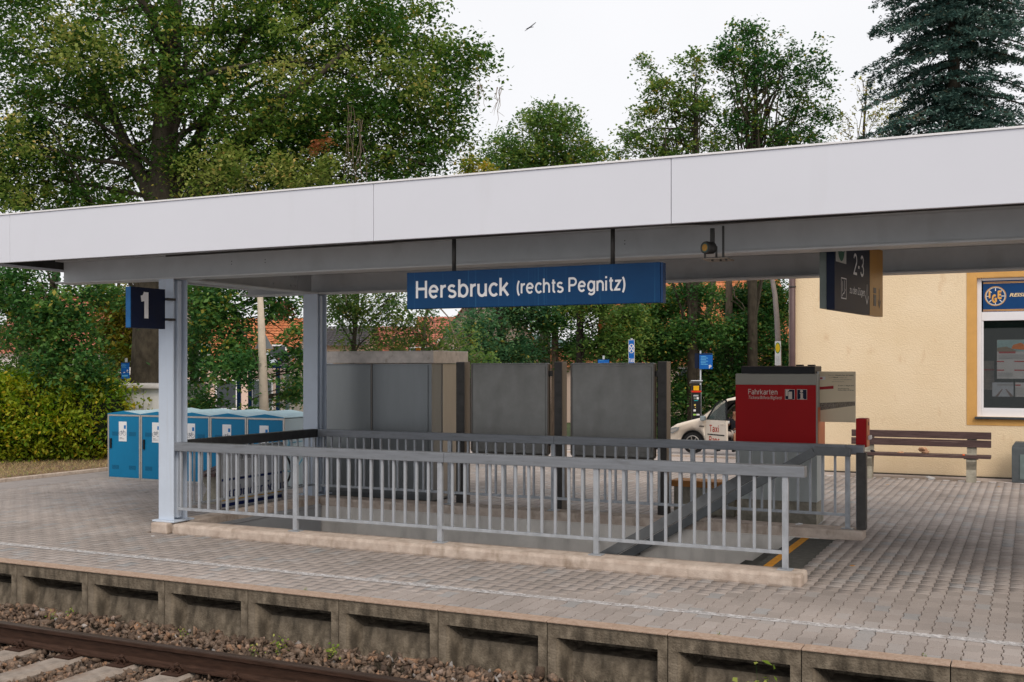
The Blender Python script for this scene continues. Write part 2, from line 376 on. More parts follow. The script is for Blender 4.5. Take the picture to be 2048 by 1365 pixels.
SG = {
 'H': [[(0, 0), (0, 1)], [(.60, 0), (.60, 1)], [(0, .53), (.60, .53)]], 'e': [arc(.26, .355, .26, .325, 8, 318, 18), [(.01, .375), (.515, .375)]],
 'r': [[(0, 0), (0, .72)], arc(.28, .40, .28, .26, 180, 88, 7)], 's': [arc(.22, .515, .19, .15, 25, 250, 9)+arc(.23, .185, .22, .165, 75, -155, 10)],
 'b': [[(0, 0), (0, 1)], arc(.26, .355, .26, .325, 0, 360, 20)], 'u': [[(0, .71), (0, .28)]+arc(.22, .27, .22, .235, 180, 345, 9), [(.46, 0), (.46, .71)]],
 'c': [arc(.26, .355, .26, .325, 42, 318, 16)], 'k': [[(0, 0), (0, 1)], [(.02, .27), (.43, .71)], [(.15, .43), (.47, 0)]],
 '(': [arc(.52, .38, .45, .74, 135, 225, 10)], ')': [arc(-.38, .38, .45, .74, 45, -45, 10)], 'h': [[(0, 0), (0, 1)], arc(.225, .44, .225, .235, 180, 0, 9)+[(.45, 0)]],
 't': [[(.13, .90), (.13, .17)]+arc(.27, .165, .14, .135, 195, 275, 5), [(0, .68), (.30, .68)]], ' ': [],
 'P': [[(0, 0), (0, 1)], [(0, .94), (.30, .94)]+arc(.30, .70, .25, .24, 80, -80, 8)+[(.30, .46), (0, .46)]], 'g': [arc(.25, .36, .25, .32, 0, 360, 18), [(.50, .71), (.50, -.02)]+arc(.26, -.02, .24, .20, -10, -150, 8)],
 'n': [[(0, 0), (0, .71)], arc(.225, .44, .225, .235, 180, 0, 9)+[(.45, 0)]], 'i': [[(0, 0), (0, .71)], [(0, .86), (0, 1)]], 'z': [[(0, .655), (.40, .655), (0, .06), (.42, .06)]],
 'F': [[(0, 0), (0, 1)], [(0, .94), (.52, .94)], [(0, .51), (.46, .51)]], 'a': [[(.44, 0), (.44, .46)]+arc(.23, .47, .21, .21, 0, 155, 8), arc(.21, .20, .21, .165, 0, 360, 16)],
 '1': [[(.30, 0), (.30, 1)], [(0, .74), (.12, .76), (.21, .83), (.27, .97)]], '2': [arc(.27, .70, .26, .25, 165, -28, 12)+[(0, .06), (.56, .06)]],
 '3': [arc(.26, .73, .23, .22, 155, -85, 11)+arc(.26, .28, .27, .235, 85, -160, 12)], '-': [[(0, .40), (.24, .40)]], 'T': [[(0, .94), (.62, .94)], [(.31, .94), (.31, 0)]],
 'A': [[(0, 0), (.31, .98), (.62, 0)], [(.11, .31), (.51, .31)]], 'X': [[(0, 0), (.56, 1)], [(0, 1), (.56, 0)]], 'I': [[(0, 0), (0, 1)]], 'x': [[(0, 0), (.42, .71)], [(0, .71), (.42, 0)]],
 'R': [[(0, 0), (0, 1)], [(0, .94), (.30, .94)]+arc(.30, .71, .24, .23, 80, -80, 8)+[(.30, .48), (0, .48)], [(.28, .48), (.54, 0)]], 'p': [[(0, -.26), (0, .71)], arc(.26, .355, .26, .325, 0, 360, 18)],
 'd': [[(.52, 0), (.52, 1)], arc(.26, .355, .26, .325, 0, 360, 18)], 'Z': [[(0, .94), (.54, .94), (0, .06), (.56, .06)]], '\u00fc': [[(0, .71), (0, .28)]+arc(.22, .27, .22, .235, 180, 345, 9), [(.46, 0), (.46, .71)], [(.10, .86), (.10, .98)], [(.36, .86), (.36, .98)]],
 'G': [arc(.31, .5, .30, .44, 50, 330, 16), [(.34, .47), (.60, .47), (.60, .06)]], 'E': [[(0, 0), (0, 1)], [(0, .93), (.5, .93)], [(0, .51), (.45, .51)], [(0, .07), (.52, .07)]],
}
def stext(s, o, ux, uz, cap, m, parent, width=None, weight=.15, name='lettering', depth=.0015):
    """sans lettering drawn as even strokes of one weight"""
    L, cur = [], 0; hw = weight/2
    for ch in s:
        if ch == ' ': cur += .30; continue
        mxx = max(p[0] for q in SG[ch] for p in q)
        for q in SG[ch]: L.append([(x+cur+hw, y) for x, y in q])
        cur += mxx+weight+.105+{'r': -.085, 't': -.09, 'h': -.03, 'c': -.03, '(': -.04, 'k': -.03, 'P': -.03, 'F': -.08, 'T': -.10, 'A': -.03}.get(ch, 0)
    tot = cur-.105; sx_ = (width/tot) if width else cap
    ux, uz = Vector(ux).normalized(), Vector(uz).normalized(); nn = ux.cross(uz); o = Vector(o)-(worldloc(parent) if parent else Vector())
    b = bmesh.new()
    for k, q in enumerate(L):
        n = len(q); cl = abs(q[0][0]-q[-1][0])+abs(q[0][1]-q[-1][1]) < 1e-4; pr = []
        for i in range(n):
            a = q[i-1] if i else (q[-2] if cl else None); c = q[i+1] if i < n-1 else (q[1] if cl else None); p = q[i]
            ds_ = [Vector((p[0]-a[0], p[1]-a[1])).normalized()] if a else []
            if c: ds_.append(Vector((c[0]-p[0], c[1]-p[1])).normalized())
            d = sum(ds_, Vector((0, 0))).normalized(); f = 1/max(.45, abs(d.dot(ds_[0]))); nv = Vector((-d.y, d.x))*hw*f
            pr.append([(p[0]+nv.x, p[1]+nv.y), (p[0]-nv.x, p[1]-nv.y)])
        dz = depth+k*.00004
        V = [[b.verts.new(o+ux*(x*sx_)+uz*(y*cap)+nn*dz) for x, y in pq] for pq in pr]
        for A, C in zip(V, V[1:]): b.faces.new((A[0], A[1], C[1], C[0]))
    me = bpy.data.meshes.new(name); b.to_mesh(me); b.free(); me.materials.append(m)
    ob = bpy.data.objects.new(name, me); COL.objects.link(ob); ob.parent = parent; return ob
X_, Y_, Z_ = Vector((1, 0, 0)), Vector((0, 1, 0)), Vector((0, 0, 1))
# ================================================================== GROUND AND PLATFORM
def ground_z(Y): return 0 if Y < 25 else (-.85*(Y-25)/10 if Y < 35 else -.85)
def sheet(name, m, pts, z, kind='structure'):
    b = MB(); b.quad(*[(x, y, z) for x, y in pts]); return b.build(name, m, None, kind=kind)

WELL = (-9.45, -2.25, 10.62, 13.32)        # the stair opening x0,x1,y0,y1
base_m = mat('joint_sand', (.155, .122, .098), .97, 0, .3, 20)
b = MB()
xs = [-40, WELL[0], WELL[1], 12]; ys = [8.1, WELL[2], WELL[3], 21.2]
for i in range(3):
    for j in range(3):
        if i == 1 and j == 1: continue
        b.quad((xs[i], ys[j], -.011), (xs[i+1], ys[j], -.011), (xs[i+1], ys[j+1], -.011), (xs[i], ys[j+1], -.011))
pavement = b.build('pavement', base_m, None, kind='structure')

far_pave = mat('far_paving', (.46, .405, .385), .9, 0, .10, 1.5, .3, 40)
b = MB()
prof = [(21.2, -.004), (25, 0), (27, -.17), (30, -.42), (35, -.85), (41, -.85)]
for (a, za), (c, zc) in zip(prof, prof[1:]): b.quad((-60, a, za), (20, a, za), (20, c, zc), (-60, c, zc))
b.build('plaza', far_pave, None, kind='structure')
b = MB(); b.quad((-900, 34, -.87), (900, 34, -.87), (900, 1800, -.87), (-900, 1800, -.87))
b.build('ground', mat('far_ground', (.09, .12, .05), .95, 0, .3, .2), None, kind='structure')
b = MB(); b.quad((-60, 30.5, -.44), (20, 30.5, -.44), (20, 35, -.835), (-60, 35, -.835)); b.build('road', mat('road_asphalt', (.30, .27, .26), .95, 0, .1, 2), None, kind='structure')
kb = empty('kerb', kind='structure')
for i in range(40):
    x = -34+i*1.01
    bx('kerb_stone', conc, kb, x, x+1, 24.1, 24.22, -.02, .035, .008)
# track bed ground
b = MB(); b.quad((-60, -6, -.62), (40, -6, -.62), (40, 8.2, -.62), (-60, 8.2, -.62)); b.build('track_bed', mat('bed_dirt', (.07, .05, .04), .97, 0, .4, 12, .6, 60), None, kind='structure')

# ---- platform edge: concrete units one metre long with a recessed panel
plat = empty('platform', kind='structure')
def edge_unit():
    b = MB(); W = .992
    b.box(0, W, 8.0, 8.15, -.115, -.0, 0)                       # top beam, front lip
    b.box(0, .075, 8.0, 8.13, -.62, -.115); b.box(W-.075, W, 8.0, 8.13, -.62, -.115)
    # sloping reveals and back panel
    y1 = 8.135; zs = -.245; yb = 8.40
    b.quad((.076, 8.001, -.116), (.165, y1, zs), (.165, 8.10, -.62), (.076, 8.001, -.62))
    b.quad((.076, 8.001, -.116), (.165, yb, -.116), (.165, yb, zs), (.165, y1, zs))
    b.quad((W-.076, 8.001, -.116), (W-.10, y1, zs), (W-.10, 8.10, -.62), (W-.076, 8.001, -.62))
    b.quad((W-.076, 8.001, -.116), (W-.10, yb, -.116), (W-.10, yb, zs), (W-.10, y1, zs))
    b.quad((.165, y1, zs), (W-.10, y1, zs), (W-.10, 8.065, -.62), (.165, 8.065, -.62))
    b.quad((.165, y1, zs), (W-.10, y1, zs), (W-.10, yb, zs), (.165, yb, zs))
    b.quad((.165, yb, -.116), (W-.10, yb, -.116), (W-.10, yb, zs), (.165, yb, zs))
    b.box(.0, W, 8.15, 8.41, -.115, -.02)
    return b
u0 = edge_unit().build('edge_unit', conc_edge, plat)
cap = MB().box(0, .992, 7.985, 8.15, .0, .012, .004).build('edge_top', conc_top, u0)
u0.location.x = -9.5
edge_xs = [-9.5+i for i in range(-3, 14)]
for x in edge_xs:
    if x == -9.5: continue
    c = u0.copy(); COL.objects.link(c); c.parent = plat; c.location.x = x
    c2 = cap.copy(); COL.objects.link(c2); c2.parent = c
for o_ in (u0,): pass
bx('platform_core', mat('fill', (.1, .09, .08), .9), plat, -40, 20, 8.42, 8.8, -.6, -.02)

# ---- paving stones
PW, PL, AM = .128, .218, .006
def paver_outline(hw, y0, y1, a, inset):
    t = [0, .17, .33, .67, .83, 1]; cval = [1, 1, -1, -1, 1, 1]; L = y1-y0
    r = [(hw+a*c-inset, y0+inset+(L-2*inset)*q) for q, c in zip(t, cval)]
    l = [(-x, y) for x, y in r][::-1]
    return r+l
top = paver_outline(PW/2, 0, PL, AM, .0052); bot = paver_outline(PW/2, 0, PL, AM, .0018)
n_o = len(top)
pv_V = [(x, y, 0) for x, y in top]+[(x, y, -.012) for x, y in bot]
pv_F = [tuple(range(n_o))]+[(i+n_o, (i+1) % n_o+n_o, (i+1) % n_o, i) for i in range(n_o)]
pave_stops = [(0, (.285, .25, .23)), (.3, (.315, .275, .255)), (.6, (.335, .292, .27)), (.85, (.355, .315, .295)), (.97, (.31, .295, .29)), (1, (.28, .275, .275))]
pave_m = tonemat('paving_stone', pave_stops, .9, grain=.20, gscale=130, bump=.5, patch=(.5, .20))
pave_o = tonemat('paving_stone_single', pave_stops, .9, rndobj=1, grain=.20, gscale=130, bump=.5, patch=(.5, .20))
pm = bpy.data.meshes.new('paver'); pm.from_pydata(pv_V, [], pv_F); pm.materials.append(pave_o)
rng = np.random.default_rng(3)
cells = []
def keep(x, y):
    if WELL[0]-.15 < x < WELL[1]-.02+.12 and WELL[2]-.35 < y+PL/2 < WELL[3]+.3: return False
    if -9.9 < x < -1.95 and (10.3 < y+PL*.5 < 10.62 or 13.36 < y+PL*.5 < 13.62): return False
    if x < -15.7: return False
    d = -x*ST+y*CT; l = x*CT+y*ST
    u = 1024+F*l/d; return -60 < u < 2110
for k in range(-130, 20):
    x = k*PW
    for j in range(-1, 62):
        y = 8.158+j*PL+(PL/2 if k % 2 else 0)
        if y < 8.15 or y+PL > 21.25: continue
        if keep(x, y): cells.append((x, y))
cells.sort(key=lambda c: (-c[0]*ST+c[1]*CT))
for i, (x, y) in enumerate(cells[:300]):
    o = bpy.data.objects.new('paver', pm); COL.objects.link(o); o.parent = pavement
    o.location = (x, y, random.uniform(-.0012, .0012)); o.rotation_euler = (random.gauss(0, .003), random.gauss(0, .004), random.gauss(0, .004))
rest = np.array(cells[300:]); N = len(rest); BVn = np.array(pv_V)
T = np.repeat(BVn[None], N, 0).copy(); ang = rng.normal(0, .004, N)
cx, cy = T[:, :, 0].copy(), T[:, :, 1].copy()
T[:, :, 0] = cx*np.cos(ang)[:, None]-cy*np.sin(ang)[:, None]+rest[:, :1]; T[:, :, 1] = cx*np.sin(ang)[:, None]+cy*np.cos(ang)[:, None]+rest[:, 1:2]
T[:, :, 2] += rng.normal(0, .0007, N)[:, None]+cx*rng.normal(0, .003, N)[:, None]+(cy-.1)*rng.normal(0, .002, N)[:, None]
npinst('paver', len(pv_V), pv_F, T, pave_m, pavement, rng.random(N))
# half stones closing the first row along the platform edge
hb = MB()
for k in range(-80, 12):
    if k % 2:
        x = k*PW
        if -14 < x < 1: hb.box(x-.058, x+.058, 8.156, 8.158+PL/2-.005, -.012, 0)
hb.build('cut_paver', pave_o, pavement, kind='stuff')

# ---- worn white safety line
lw = bpy.data.materials.new('worn_white_line'); lw.use_nodes = True; n = lw.node_tree; pb = n.nodes['Principled BSDF']
pb.inputs['Base Color'].default_value = (.60, .585, .59, 1); pb.inputs['Roughness'].default_value = .8
g = n.nodes.new('ShaderNodeNewGeometry'); tx = n.nodes.new('ShaderNodeTexNoise'); tx.inputs['Scale'].default_value = 18; tx.inputs['Detail'].default_value = 8; tx.inputs['Roughness'].default_value = .7
mr = n.nodes.new('ShaderNodeMapRange'); mr.inputs['From Min'].default_value = .34; mr.inputs['From Max'].default_value = .60
tr = n.nodes.new('ShaderNodeBsdfTransparent'); ms = n.nodes.new('ShaderNodeMixShader')
n.links.new(g.outputs['Position'], tx.inputs['Vector']); n.links.new(tx.outputs['Fac'], mr.inputs['Value']); n.links.new(mr.outputs[0], ms.inputs[0])
n.links.new(tr.outputs[0], ms.inputs[1]); n.links.new(pb.outputs[0], ms.inputs[2]); n.links.new(ms.outputs[0], n.nodes['Material Output'].inputs['Surface'])
b = MB(); pts = np.linspace(-20, 3, 400)
wl = [(x, 8.79+.004*math.sin(x*9)+random.gauss(0, .0022), 8.905+.004*math.sin(x*7+1)+random.gauss(0, .0022)) for x in pts]
for (xa, a0, a1), (xb, b0, b1) in zip(wl, wl[1:]): b.quad((xa, a0, .0032), (xb, b0, .0032), (xb, b1, .0032), (xa, a1, .0032))
b.build('safety_line', lw, None, kind='structure')

# ---- strip of asphalt, kerb and planting bed on the far left
sheet('path', asphalt, [(-16.55, 8.2), (-15.66, 8.2), (-15.2, 22), (-16.3, 22)], .001)
lk = empty('path_kerb', kind='structure')
for i in range(14):
    bx('kerb_stone', conc, lk, -16.66, -16.56, 8.3+i, 9.29+i, -.02, .05, .01)
b = MB(); rr = random.Random(5)
gx = np.linspace(-30, -16.66, 40); gy = np.linspace(8, 26, 50); H = [[.03+rr.random()*.05 for _ in gy] for _ in gx]
vv = [[b.b.verts.new((x, y, H[i][j] if i < 39 else .03)) for j, y in enumerate(gy)] for i, x in enumerate(gx)]
for i in range(39):
    for j in range(49): b.b.faces.new((vv[i][j], vv[i+1][j], vv[i+1][j+1], vv[i][j+1]))
b.build('planting_bed', soil, None, kind='structure')
rg = np.random.default_rng(11); n_ = 9000
px = rg.uniform(-21, -16.7, n_); py = rg.uniform(12, 18.5, n_); P0 = np.stack([px, py, np.full(n_, .05)], 1)
h = rg.uniform(.02, .09, n_); a = rg.uniform(0, 6.28, n_); lean = rg.normal(0, .05, (n_, 2))
V = np.zeros((n_, 3, 3)); V[:, 0] = P0; V[:, 1] = P0; V[:, 1, 0] += .012*np.cos(a); V[:, 1, 1] += .012*np.sin(a); V[:, 2] = P0; V[:, 2, :2] += lean; V[:, 2, 2] += h
o = npmesh('grass', V, 3, tonemat('dry_grass', [(0, (.35, .24, .12)), (.6, (.42, .32, .16)), (1, (.14, .20, .05))], .9), None, rg.random(n_))
tag(o, 'dry straw and short grass in front of the leafy hedge', 'grass')

# ---- kerbs round the stairwell, concrete walls, steps
stairs = empty('stairwell', kind='structure')
bx('kerb', conc, stairs, -9.52, -1.93, 10.27, 10.60, -.02, .118, .032)
bx('kerb', conc, stairs, -9.86, -9.60, 10.27, 10.62, -.02, .118, .02)
bx('kerb', conc, stairs, -9.86, -1.80, 13.34, 13.66, -.02, .118, .032)
bx('kerb', conc, stairs, -9.80, -9.50, 10.64, 13.32, -.02, .118, .015)
bx('side_wall', conc_wall, stairs, -9.52, -2.3, 13.325, 13.5, -3.2, .0, 0)
bx('side_wall', conc_wall, stairs, -9.52, -2.3, 10.44, 10.605, -3.2, .0, 0)
bx('end_wall', conc_wall, stairs, -9.70, -9.505, 10.45, 13.48, -3.2, .0, 0)
bx('panel', mat('grey_panel', (.36, .37, .39), .6, 0, .05, 2), stairs, -9.49, -9.46, 10.62, 13.30, -2.5, .03)
bx('landing', step_m, stairs, -9.5, -6.2, 10.61, 13.32, -3.3, -3.2)
bx('top_slab', step_m, stairs, -2.58, -2.10, 10.61, 13.32, -.2, -.006)
bx('joint_strip', mat('rough_joint', (.20, .18, .14), .95, 0, .5, 30, 1, 90), stairs, -2.10, -1.92, 10.61, 13.34, -.2, -.002)
for i in range(20):
    xr = -2.58-i*.30; z = -.006-.16*i
    if i: bx('step', step_m, stairs, xr, xr+.31, 10.61, 13.32, z-.16, z)
    if not i: bx('nosing', yellow, stairs, -2.50, -2.41, 10.62, 13.31, z+.0005, z+.003)
    if z < -3: break

# ================================================================== TRACK
ballast = tonemat('ballast_stone', [(0, (.05, .034, .026)), (.35, (.115, .078, .055)), (.6, (.175, .130, .10)), (.8, (.26, .150, .090)), (.93, (.23, .22, .215)), (1, (.50, .44, .40))], .85, grain=.35, gscale=60)
ico = bmesh.new(); bmesh.ops.create_icosphere(ico, subdivisions=1, radius=1); ico.verts.ensure_lookup_table()
IV = np.array([v.co[:] for v in ico.verts]); IF = [tuple(v.index for v in f.verts) for f in ico.faces]; ico.free()
# a flatter angular rock: 8-vertex base
rg = np.random.default_rng(21)
def ballast_z(y): return np.where(y > 7.25, -.515+(y-7.25)*.12, -.555)
N = 15000
x = rg.uniform(-10.6, -2.2, N); y = rg.uniform(5.2, 7.99, N); s = rg.uniform(.016, .032, N)*(1+.5*(rg.random(N) > .9))
layer = rg.random(N); z = ballast_z(y)+rg.normal(0, .012, N)-layer*.03
sl = np.abs(((x+8.32+.3075) % .615)-.3075) < .125
ok = ~(sl & (y < 7.6) & (z > -.6) & (y < 7.35)); x, y, s, z = x[ok], y[ok], s[ok], z[ok]; N = len(x)
T = np.repeat(IV[None], N, 0)*rg.uniform(.55, 1.5, (N, 12, 1)); T *= s[:, None, None]*np.stack([rg.uniform(.9, 1.7, N), rg.uniform(.7, 1.2, N), rg.uniform(.3, .7, N)], 1)[:, None, :]
q = rg.normal(size=(N, 4)); q /= np.linalg.norm(q, axis=1)[:, None]
w_, a_, b_, c_ = q.T
Rm = np.stack([1-2*(b_*b_+c_*c_), 2*(a_*b_-c_*w_), 2*(a_*c_+b_*w_), 2*(a_*b_+c_*w_), 1-2*(a_*a_+c_*c_), 2*(b_*c_-a_*w_), 2*(a_*c_-b_*w_), 2*(b_*c_+a_*w_), 1-2*(a_*a_+b_*b_)], 1).reshape(N, 3, 3)
T = np.einsum('nij,nkj->nki', Rm, T)+np.stack([x, y, z], 1)[:, None, :]
o = npinst('ballast', 12, IF, T, ballast, None, np.clip(rg.beta(2, 2.2, N)+.0, 0, 1)); tag(o, 'brown and rusty crushed stone ballast around the rail', 'ballast')

track = empty('railway_track', kind='structure')
RY, RZ = 7.15, -.34
def rail(Yc, name='rail'):
    z = RZ; pr = [(-.036, z), (.036, z), (.036, z-.038), (.009, z-.052), (.009, z-.135), (.03, z-.15), (.07, z-.160), (.07, z-.172), (-.07, z-.172), (-.07, z-.160), (-.03, z-.15), (-.009, z-.135), (-.009, z-.052), (-.036, z-.038)]
    r = MB().prism([(Yc+a, c) for a, c in pr], 'x', -40, 20).build(name, rust, track)
    MB().box(-40, 20, Yc-.0362, Yc+.0362, z-.014, z+.001, .004).build('rail_head', rail_head, r)
rail(RY); rail(RY-1.505)
def fastening(xc, Yc):
    z = RZ-.172
    b = MB(); b.box(xc-.09, xc+.09, Yc-.20, Yc+.20, z-.012, z-.001)
    for sgn in (-1, 1):
        yy = Yc+sgn*.105
        b.tube([(xc, yy, z), (xc, yy, z+.075)], .012, 6); b.tube([(xc, yy, z+.045), (xc, yy, z+.066)], .022, 6)
        for dx in (-.035, .035):
            b.tube([(xc+dx+.028*math.cos(t), yy+.03*sgn-.0*t, z+.025+.024*math.sin(t)) for t in np.linspace(-2.4, 2.9, 9)], .0075, 5)
        b.tube([(xc-.05, yy-.02*sgn, z+.02), (xc, yy-.04*sgn, z+.035), (xc+.05, yy-.02*sgn, z+.02)], .0085, 5)
    return b
sl0 = None
for i in range(-5, 16):
    xc = -8.32+.615*i
    if sl0 is None:
        m_ = MB(); m_.prism([(-.13, -.70), (.13, -.70), (.13, -.55), (.10, -.525), (-.10, -.525), (-.13, -.55)], 'y', 5.0, 7.66)
        sl0 = m_.build('sleeper', sleeper_m, track); sl0.location.x = xc
        fa = fastening(0, RY); fo = fa.build('rail_fastening', rust, sl0, local=True)
        fb = fastening(0, RY-1.505).build('rail_fastening', rust, sl0, local=True)
    else:
        c = sl0.copy(); COL.objects.link(c); c.parent = track; c.location.x = xc
        for ch in (fo, fb): d_ = ch.copy(); COL.objects.link(d_); d_.parent = c
# ================================================================== CANOPY
FY = 9.3; ZB, ZT = 3.31, 3.885; XL = -11.72; XR = 5.0; YB = 14.75
can = empty('platform_canopy', 'flat steel station canopy with broad white fascia over the stairwell', 'canopy', (-9.75, 10.5, 0))
js = [XL, -11.17, -5.98, -2.88, 2.12, XR]
for a, c in zip(js, js[1:]): bx('fascia_panel', white_clad, can, a+.003, c-.003, FY, FY+.05, ZB, ZT, .004)
for a, c in zip(js, js[1:]): bx('fascia_panel', white_clad, can, a+.003, c-.003, YB-.05, YB, ZB, ZT, .004)
bx('fascia_panel', white_clad, can, XL, XL+.05, FY+.053, YB-.053, ZB, ZT, .004)
bx('fascia_shade_sheet', soffit, can, XL+.051, XL+.058, FY+.06, YB-.06, ZB+.03, ZT-.1)  # added dark sheet, shades the inner side of the fascia by colour
bx('fascia_trim', mat('white_trim', (.78, .77, .79), .4, 0, .02), can, XL, XR, FY-.012, FY+.09, ZT+.002, ZT+.02, .003)
bx('roof', roof_felt, can, XL+.06, XR, FY+.06, YB-.06, 3.50, 3.60)
rfd = MB(); rq = random.Random(3)
for i in range(260):
    x = rq.uniform(XL+.3, XR-3); y = rq.uniform(9.32, 9.5); rfd.ball((x, y, 3.90), rq.uniform(.008, .02), (1.5, 1, .8), 0)
rfd.build('leaf_litter', mat('dry_litter', (.16, .06, .03), .95, 0, .4, 20), can, kind='stuff')
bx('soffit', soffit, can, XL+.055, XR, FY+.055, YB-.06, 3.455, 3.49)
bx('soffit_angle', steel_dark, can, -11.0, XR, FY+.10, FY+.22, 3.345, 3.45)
BZ0, BZ1 = 3.14, 3.45
def ibeam_x(y, x0, x1, name='beam'):
    b = MB(); b.box(x0, x1, y-.15, y+.15, BZ0, BZ0+.020, .003); b.box(x0, x1, y-.15, y+.15, BZ1-.02, BZ1-.001, .003); b.box(x0, x1, y-.006, y+.006, BZ0+.018, BZ1-.018)
    return b
bo = ibeam_x(10.53, -11.62, XR).build('beam', beam_paint, can)
bo2 = ibeam_x(13.60, -11.05, XR).build('beam', beam_paint, can)
bh = MB()
for u, Yb in ((464, 10.53), (531, 10.53), (1250, 10.53)):
    x = xY(u, Yb)
    for k in (0, 1): bh.tube([(x, Yb-.0075, 3.33-.035*k), (x, Yb-.006, 3.33-.035*k)], .006, 8)
bh.build('bolt_hole', black_pl, bo, kind='stuff')
cxb = MB(); xw = -9.745
cxb.box(xw-.14, xw+.14, 10.69, 13.44, BZ0, BZ0+.02, .003); cxb.box(xw-.14, xw+.14, 10.69, 13.44, BZ1-.02, BZ1-.002); cxb.box(xw-.006, xw+.006, 10.69, 13.44, BZ0+.018, BZ1-.018)
cb = cxb.build('cross_beam', beam_paint, can)
bolts = MB()
for yy in (12.55, 12.95, 13.05):
    for zz in (BZ0+.09, BZ0+.21): bolts.tube([(xw+.006, yy, zz), (xw+.024, yy, zz)], .017, 6)
for yy in (12.72,): bolts.box(xw+.007, xw+.016, 13.10, 13.12, BZ0+.02, BZ1-.03)
bolts.build('bolt', beam_paint, cb, kind='stuff')
cxb = MB(); cxb.box(1.86, 2.14, 10.69, 13.44, BZ0, BZ0+.02); cxb.box(1.994, 2.006, 10.69, 13.44, BZ0+.018, BZ1-.018); cxb.build('cross_beam', beam_paint, can)
def column(xa, xb, y0, y1):
    b = MB(); b.box(xa, xb, y0, y0+.018, .14, BZ0, .003); b.box(xa, xb, y1-.018, y1, .14, BZ0, .003); b.box((xa+xb)/2-.008, (xa+xb)/2+.008, y0+.016, y1-.016, .14, BZ0)
    c = b.build('column', col_paint, can)
    bx('base_plate', col_paint, c, xa-.05, xb+.06, y0-.06, y1+.06, .119, .139, .003)
    bx('rain_pipe', col_paint, c, (xa+xb)/2+.03, xb-.012, y0+.09, y1-.09, .16, BZ0-.02, .01)
    return c
column(-9.86, -9.62, 10.41, 10.66); column(-9.93, -9.67, 13.50, 13.74); column(1.87, 2.13, 10.41, 10.66); column(1.87, 2.13, 13.5, 13.74)

# ---- station name board and hangers
SY = 9.75
nb = empty('station_name_board', 'long blue station name board reading Hersbruck hung under the canopy', 'sign', (-4.48, SY+.08, 3.0))
bx('board', blue_name, nb, -5.86, -3.125, SY, SY+.10, 2.643, 3.02, .006)
bx('end_cap', sign_back, nb, -3.122, -3.098, SY+.004, SY+.095, 2.640, 3.015, .004)
oS = Vector((0, SY-.001, 0))
def sx(u): return xY(u, SY)
stext('Hersbruck', (sx(832), SY-.001, 2.752), X_, Z_, .178, white_let, nb, width=sx(1018)-sx(832), weight=.15)
stext('(rechts Pegnitz)', (sx(1032), SY-.001, 2.768), X_, Z_, .138, white_let, nb, width=sx(1251)-sx(1032), weight=.15)
for x in (-5.33, -3.61):
    c = MB().tube([(x, SY+.05, 3.02), (x, SY+.05, 3.42)], .022, 10); c.box(x-.07, x+.07, SY-.01, SY+.11, 3.425, 3.437)
    c.build('hanger', steel_dark, nb)
# ---- platform number sign beside the column
ns = empty('platform_number_sign', 'dark blue square platform number sign 1 clamped to the left front column', 'sign', (-9.7, 10.0, 2.75))
bx('box', navy, ns, -9.73, -9.65, 9.735, 10.30, 2.51, 3.0, .004)
bx('edge_face', mat('sky_lit_blue', (.01, .11, .30), .35), ns, -9.727, -9.653, 9.728, 9.7345, 2.513, 2.997)  # sky light on the sign edge put into a brighter blue
stext('1', (-9.649, 9.86, 2.63), Y_, Z_, .315, white_let, ns, width=.155, weight=.235)
for z in (2.63, 2.88):
    MB().box(-9.69, -9.61, 10.30, 10.405, z-.015, z+.015, .002).box(-9.617, -9.611, 10.31, 10.44, z-.014, z+.014).build('clamp', steel_dark, ns)

# ---- direction sign "2-3 zu den Zuegen"
ds = empty('direction_sign', 'hanging dark and amber direction sign to platforms 2-3', 'sign', (-1.66, 12.0, 2.95), -R(7.0))
u_ = Vector((0, 1, 0))          # local: +x side is the printed face
Ld = 1.86; ol = Vector((.04, -1.02, -.345))
def lbx(name, m, x0, x1, y0, y1, z0, z1, par=ds, bev=0): return MB().box(x0, x1, y0, y1, z0, z1, bev).build(name, m, par, local=True)
lbx('panel', navy, -.04, .04, -1.02, .30, -.345, .42, bev=.003)
lbx('panel', amber, -.04, .04, .304, .86, -.345, .40, bev=.003)
lbx('end_cap', mat('grey_green', (.16, .19, .18), .4), -.115, -.045, -1.00, .84, -.33, .42, bev=.004)
def dpl(name, m, y0, y1, z0, z1): return MB().box(.0402, .0425, y0, y1, z0, z1).build(name, m, ds, local=True)
wlx = worldloc(ds)
def dtext(s, y, z, cap_, m, width=None, bold=.01):
    o = stext(s, (.0428, y, z), Y_, Z_, cap_, m, None, width=width, weight=.13) if s != 'Bus' else text(s, (.0428, y, z), Y_, Z_, cap_, m, None, width=width); o.parent = ds; return o
dpl('bus_field', mat('pale_grey', (.42, .42, .41), .5), -.98, -.62, .13, .42)
dd = disc('bus_disc', mat('dark_green', (.01, .09, .06), .5), None, (.0428, 0, 0), Y_, Z_, -.80, .27, .115, .125, .0005); dd.parent = ds
dtext('Bus', -.875, .245, .05, white_let, .15)
dtext('2-3', -.36, .045, .22, white_let, .40, .02)
dtext('zu den Zügen', -.50, -.155, .075, white_let, .58)
def dst(name, m, lines, wd): o = strokes(name, m, None, (.041, 0, 0), Y_, Z_, lines, wd, .002); o.parent = ds; return o
dst('arrow', white_let, [[(.17, -.03), (.17, -.235)], [(.105, -.15), (.17, -.235), (.235, -.15)]], .014)
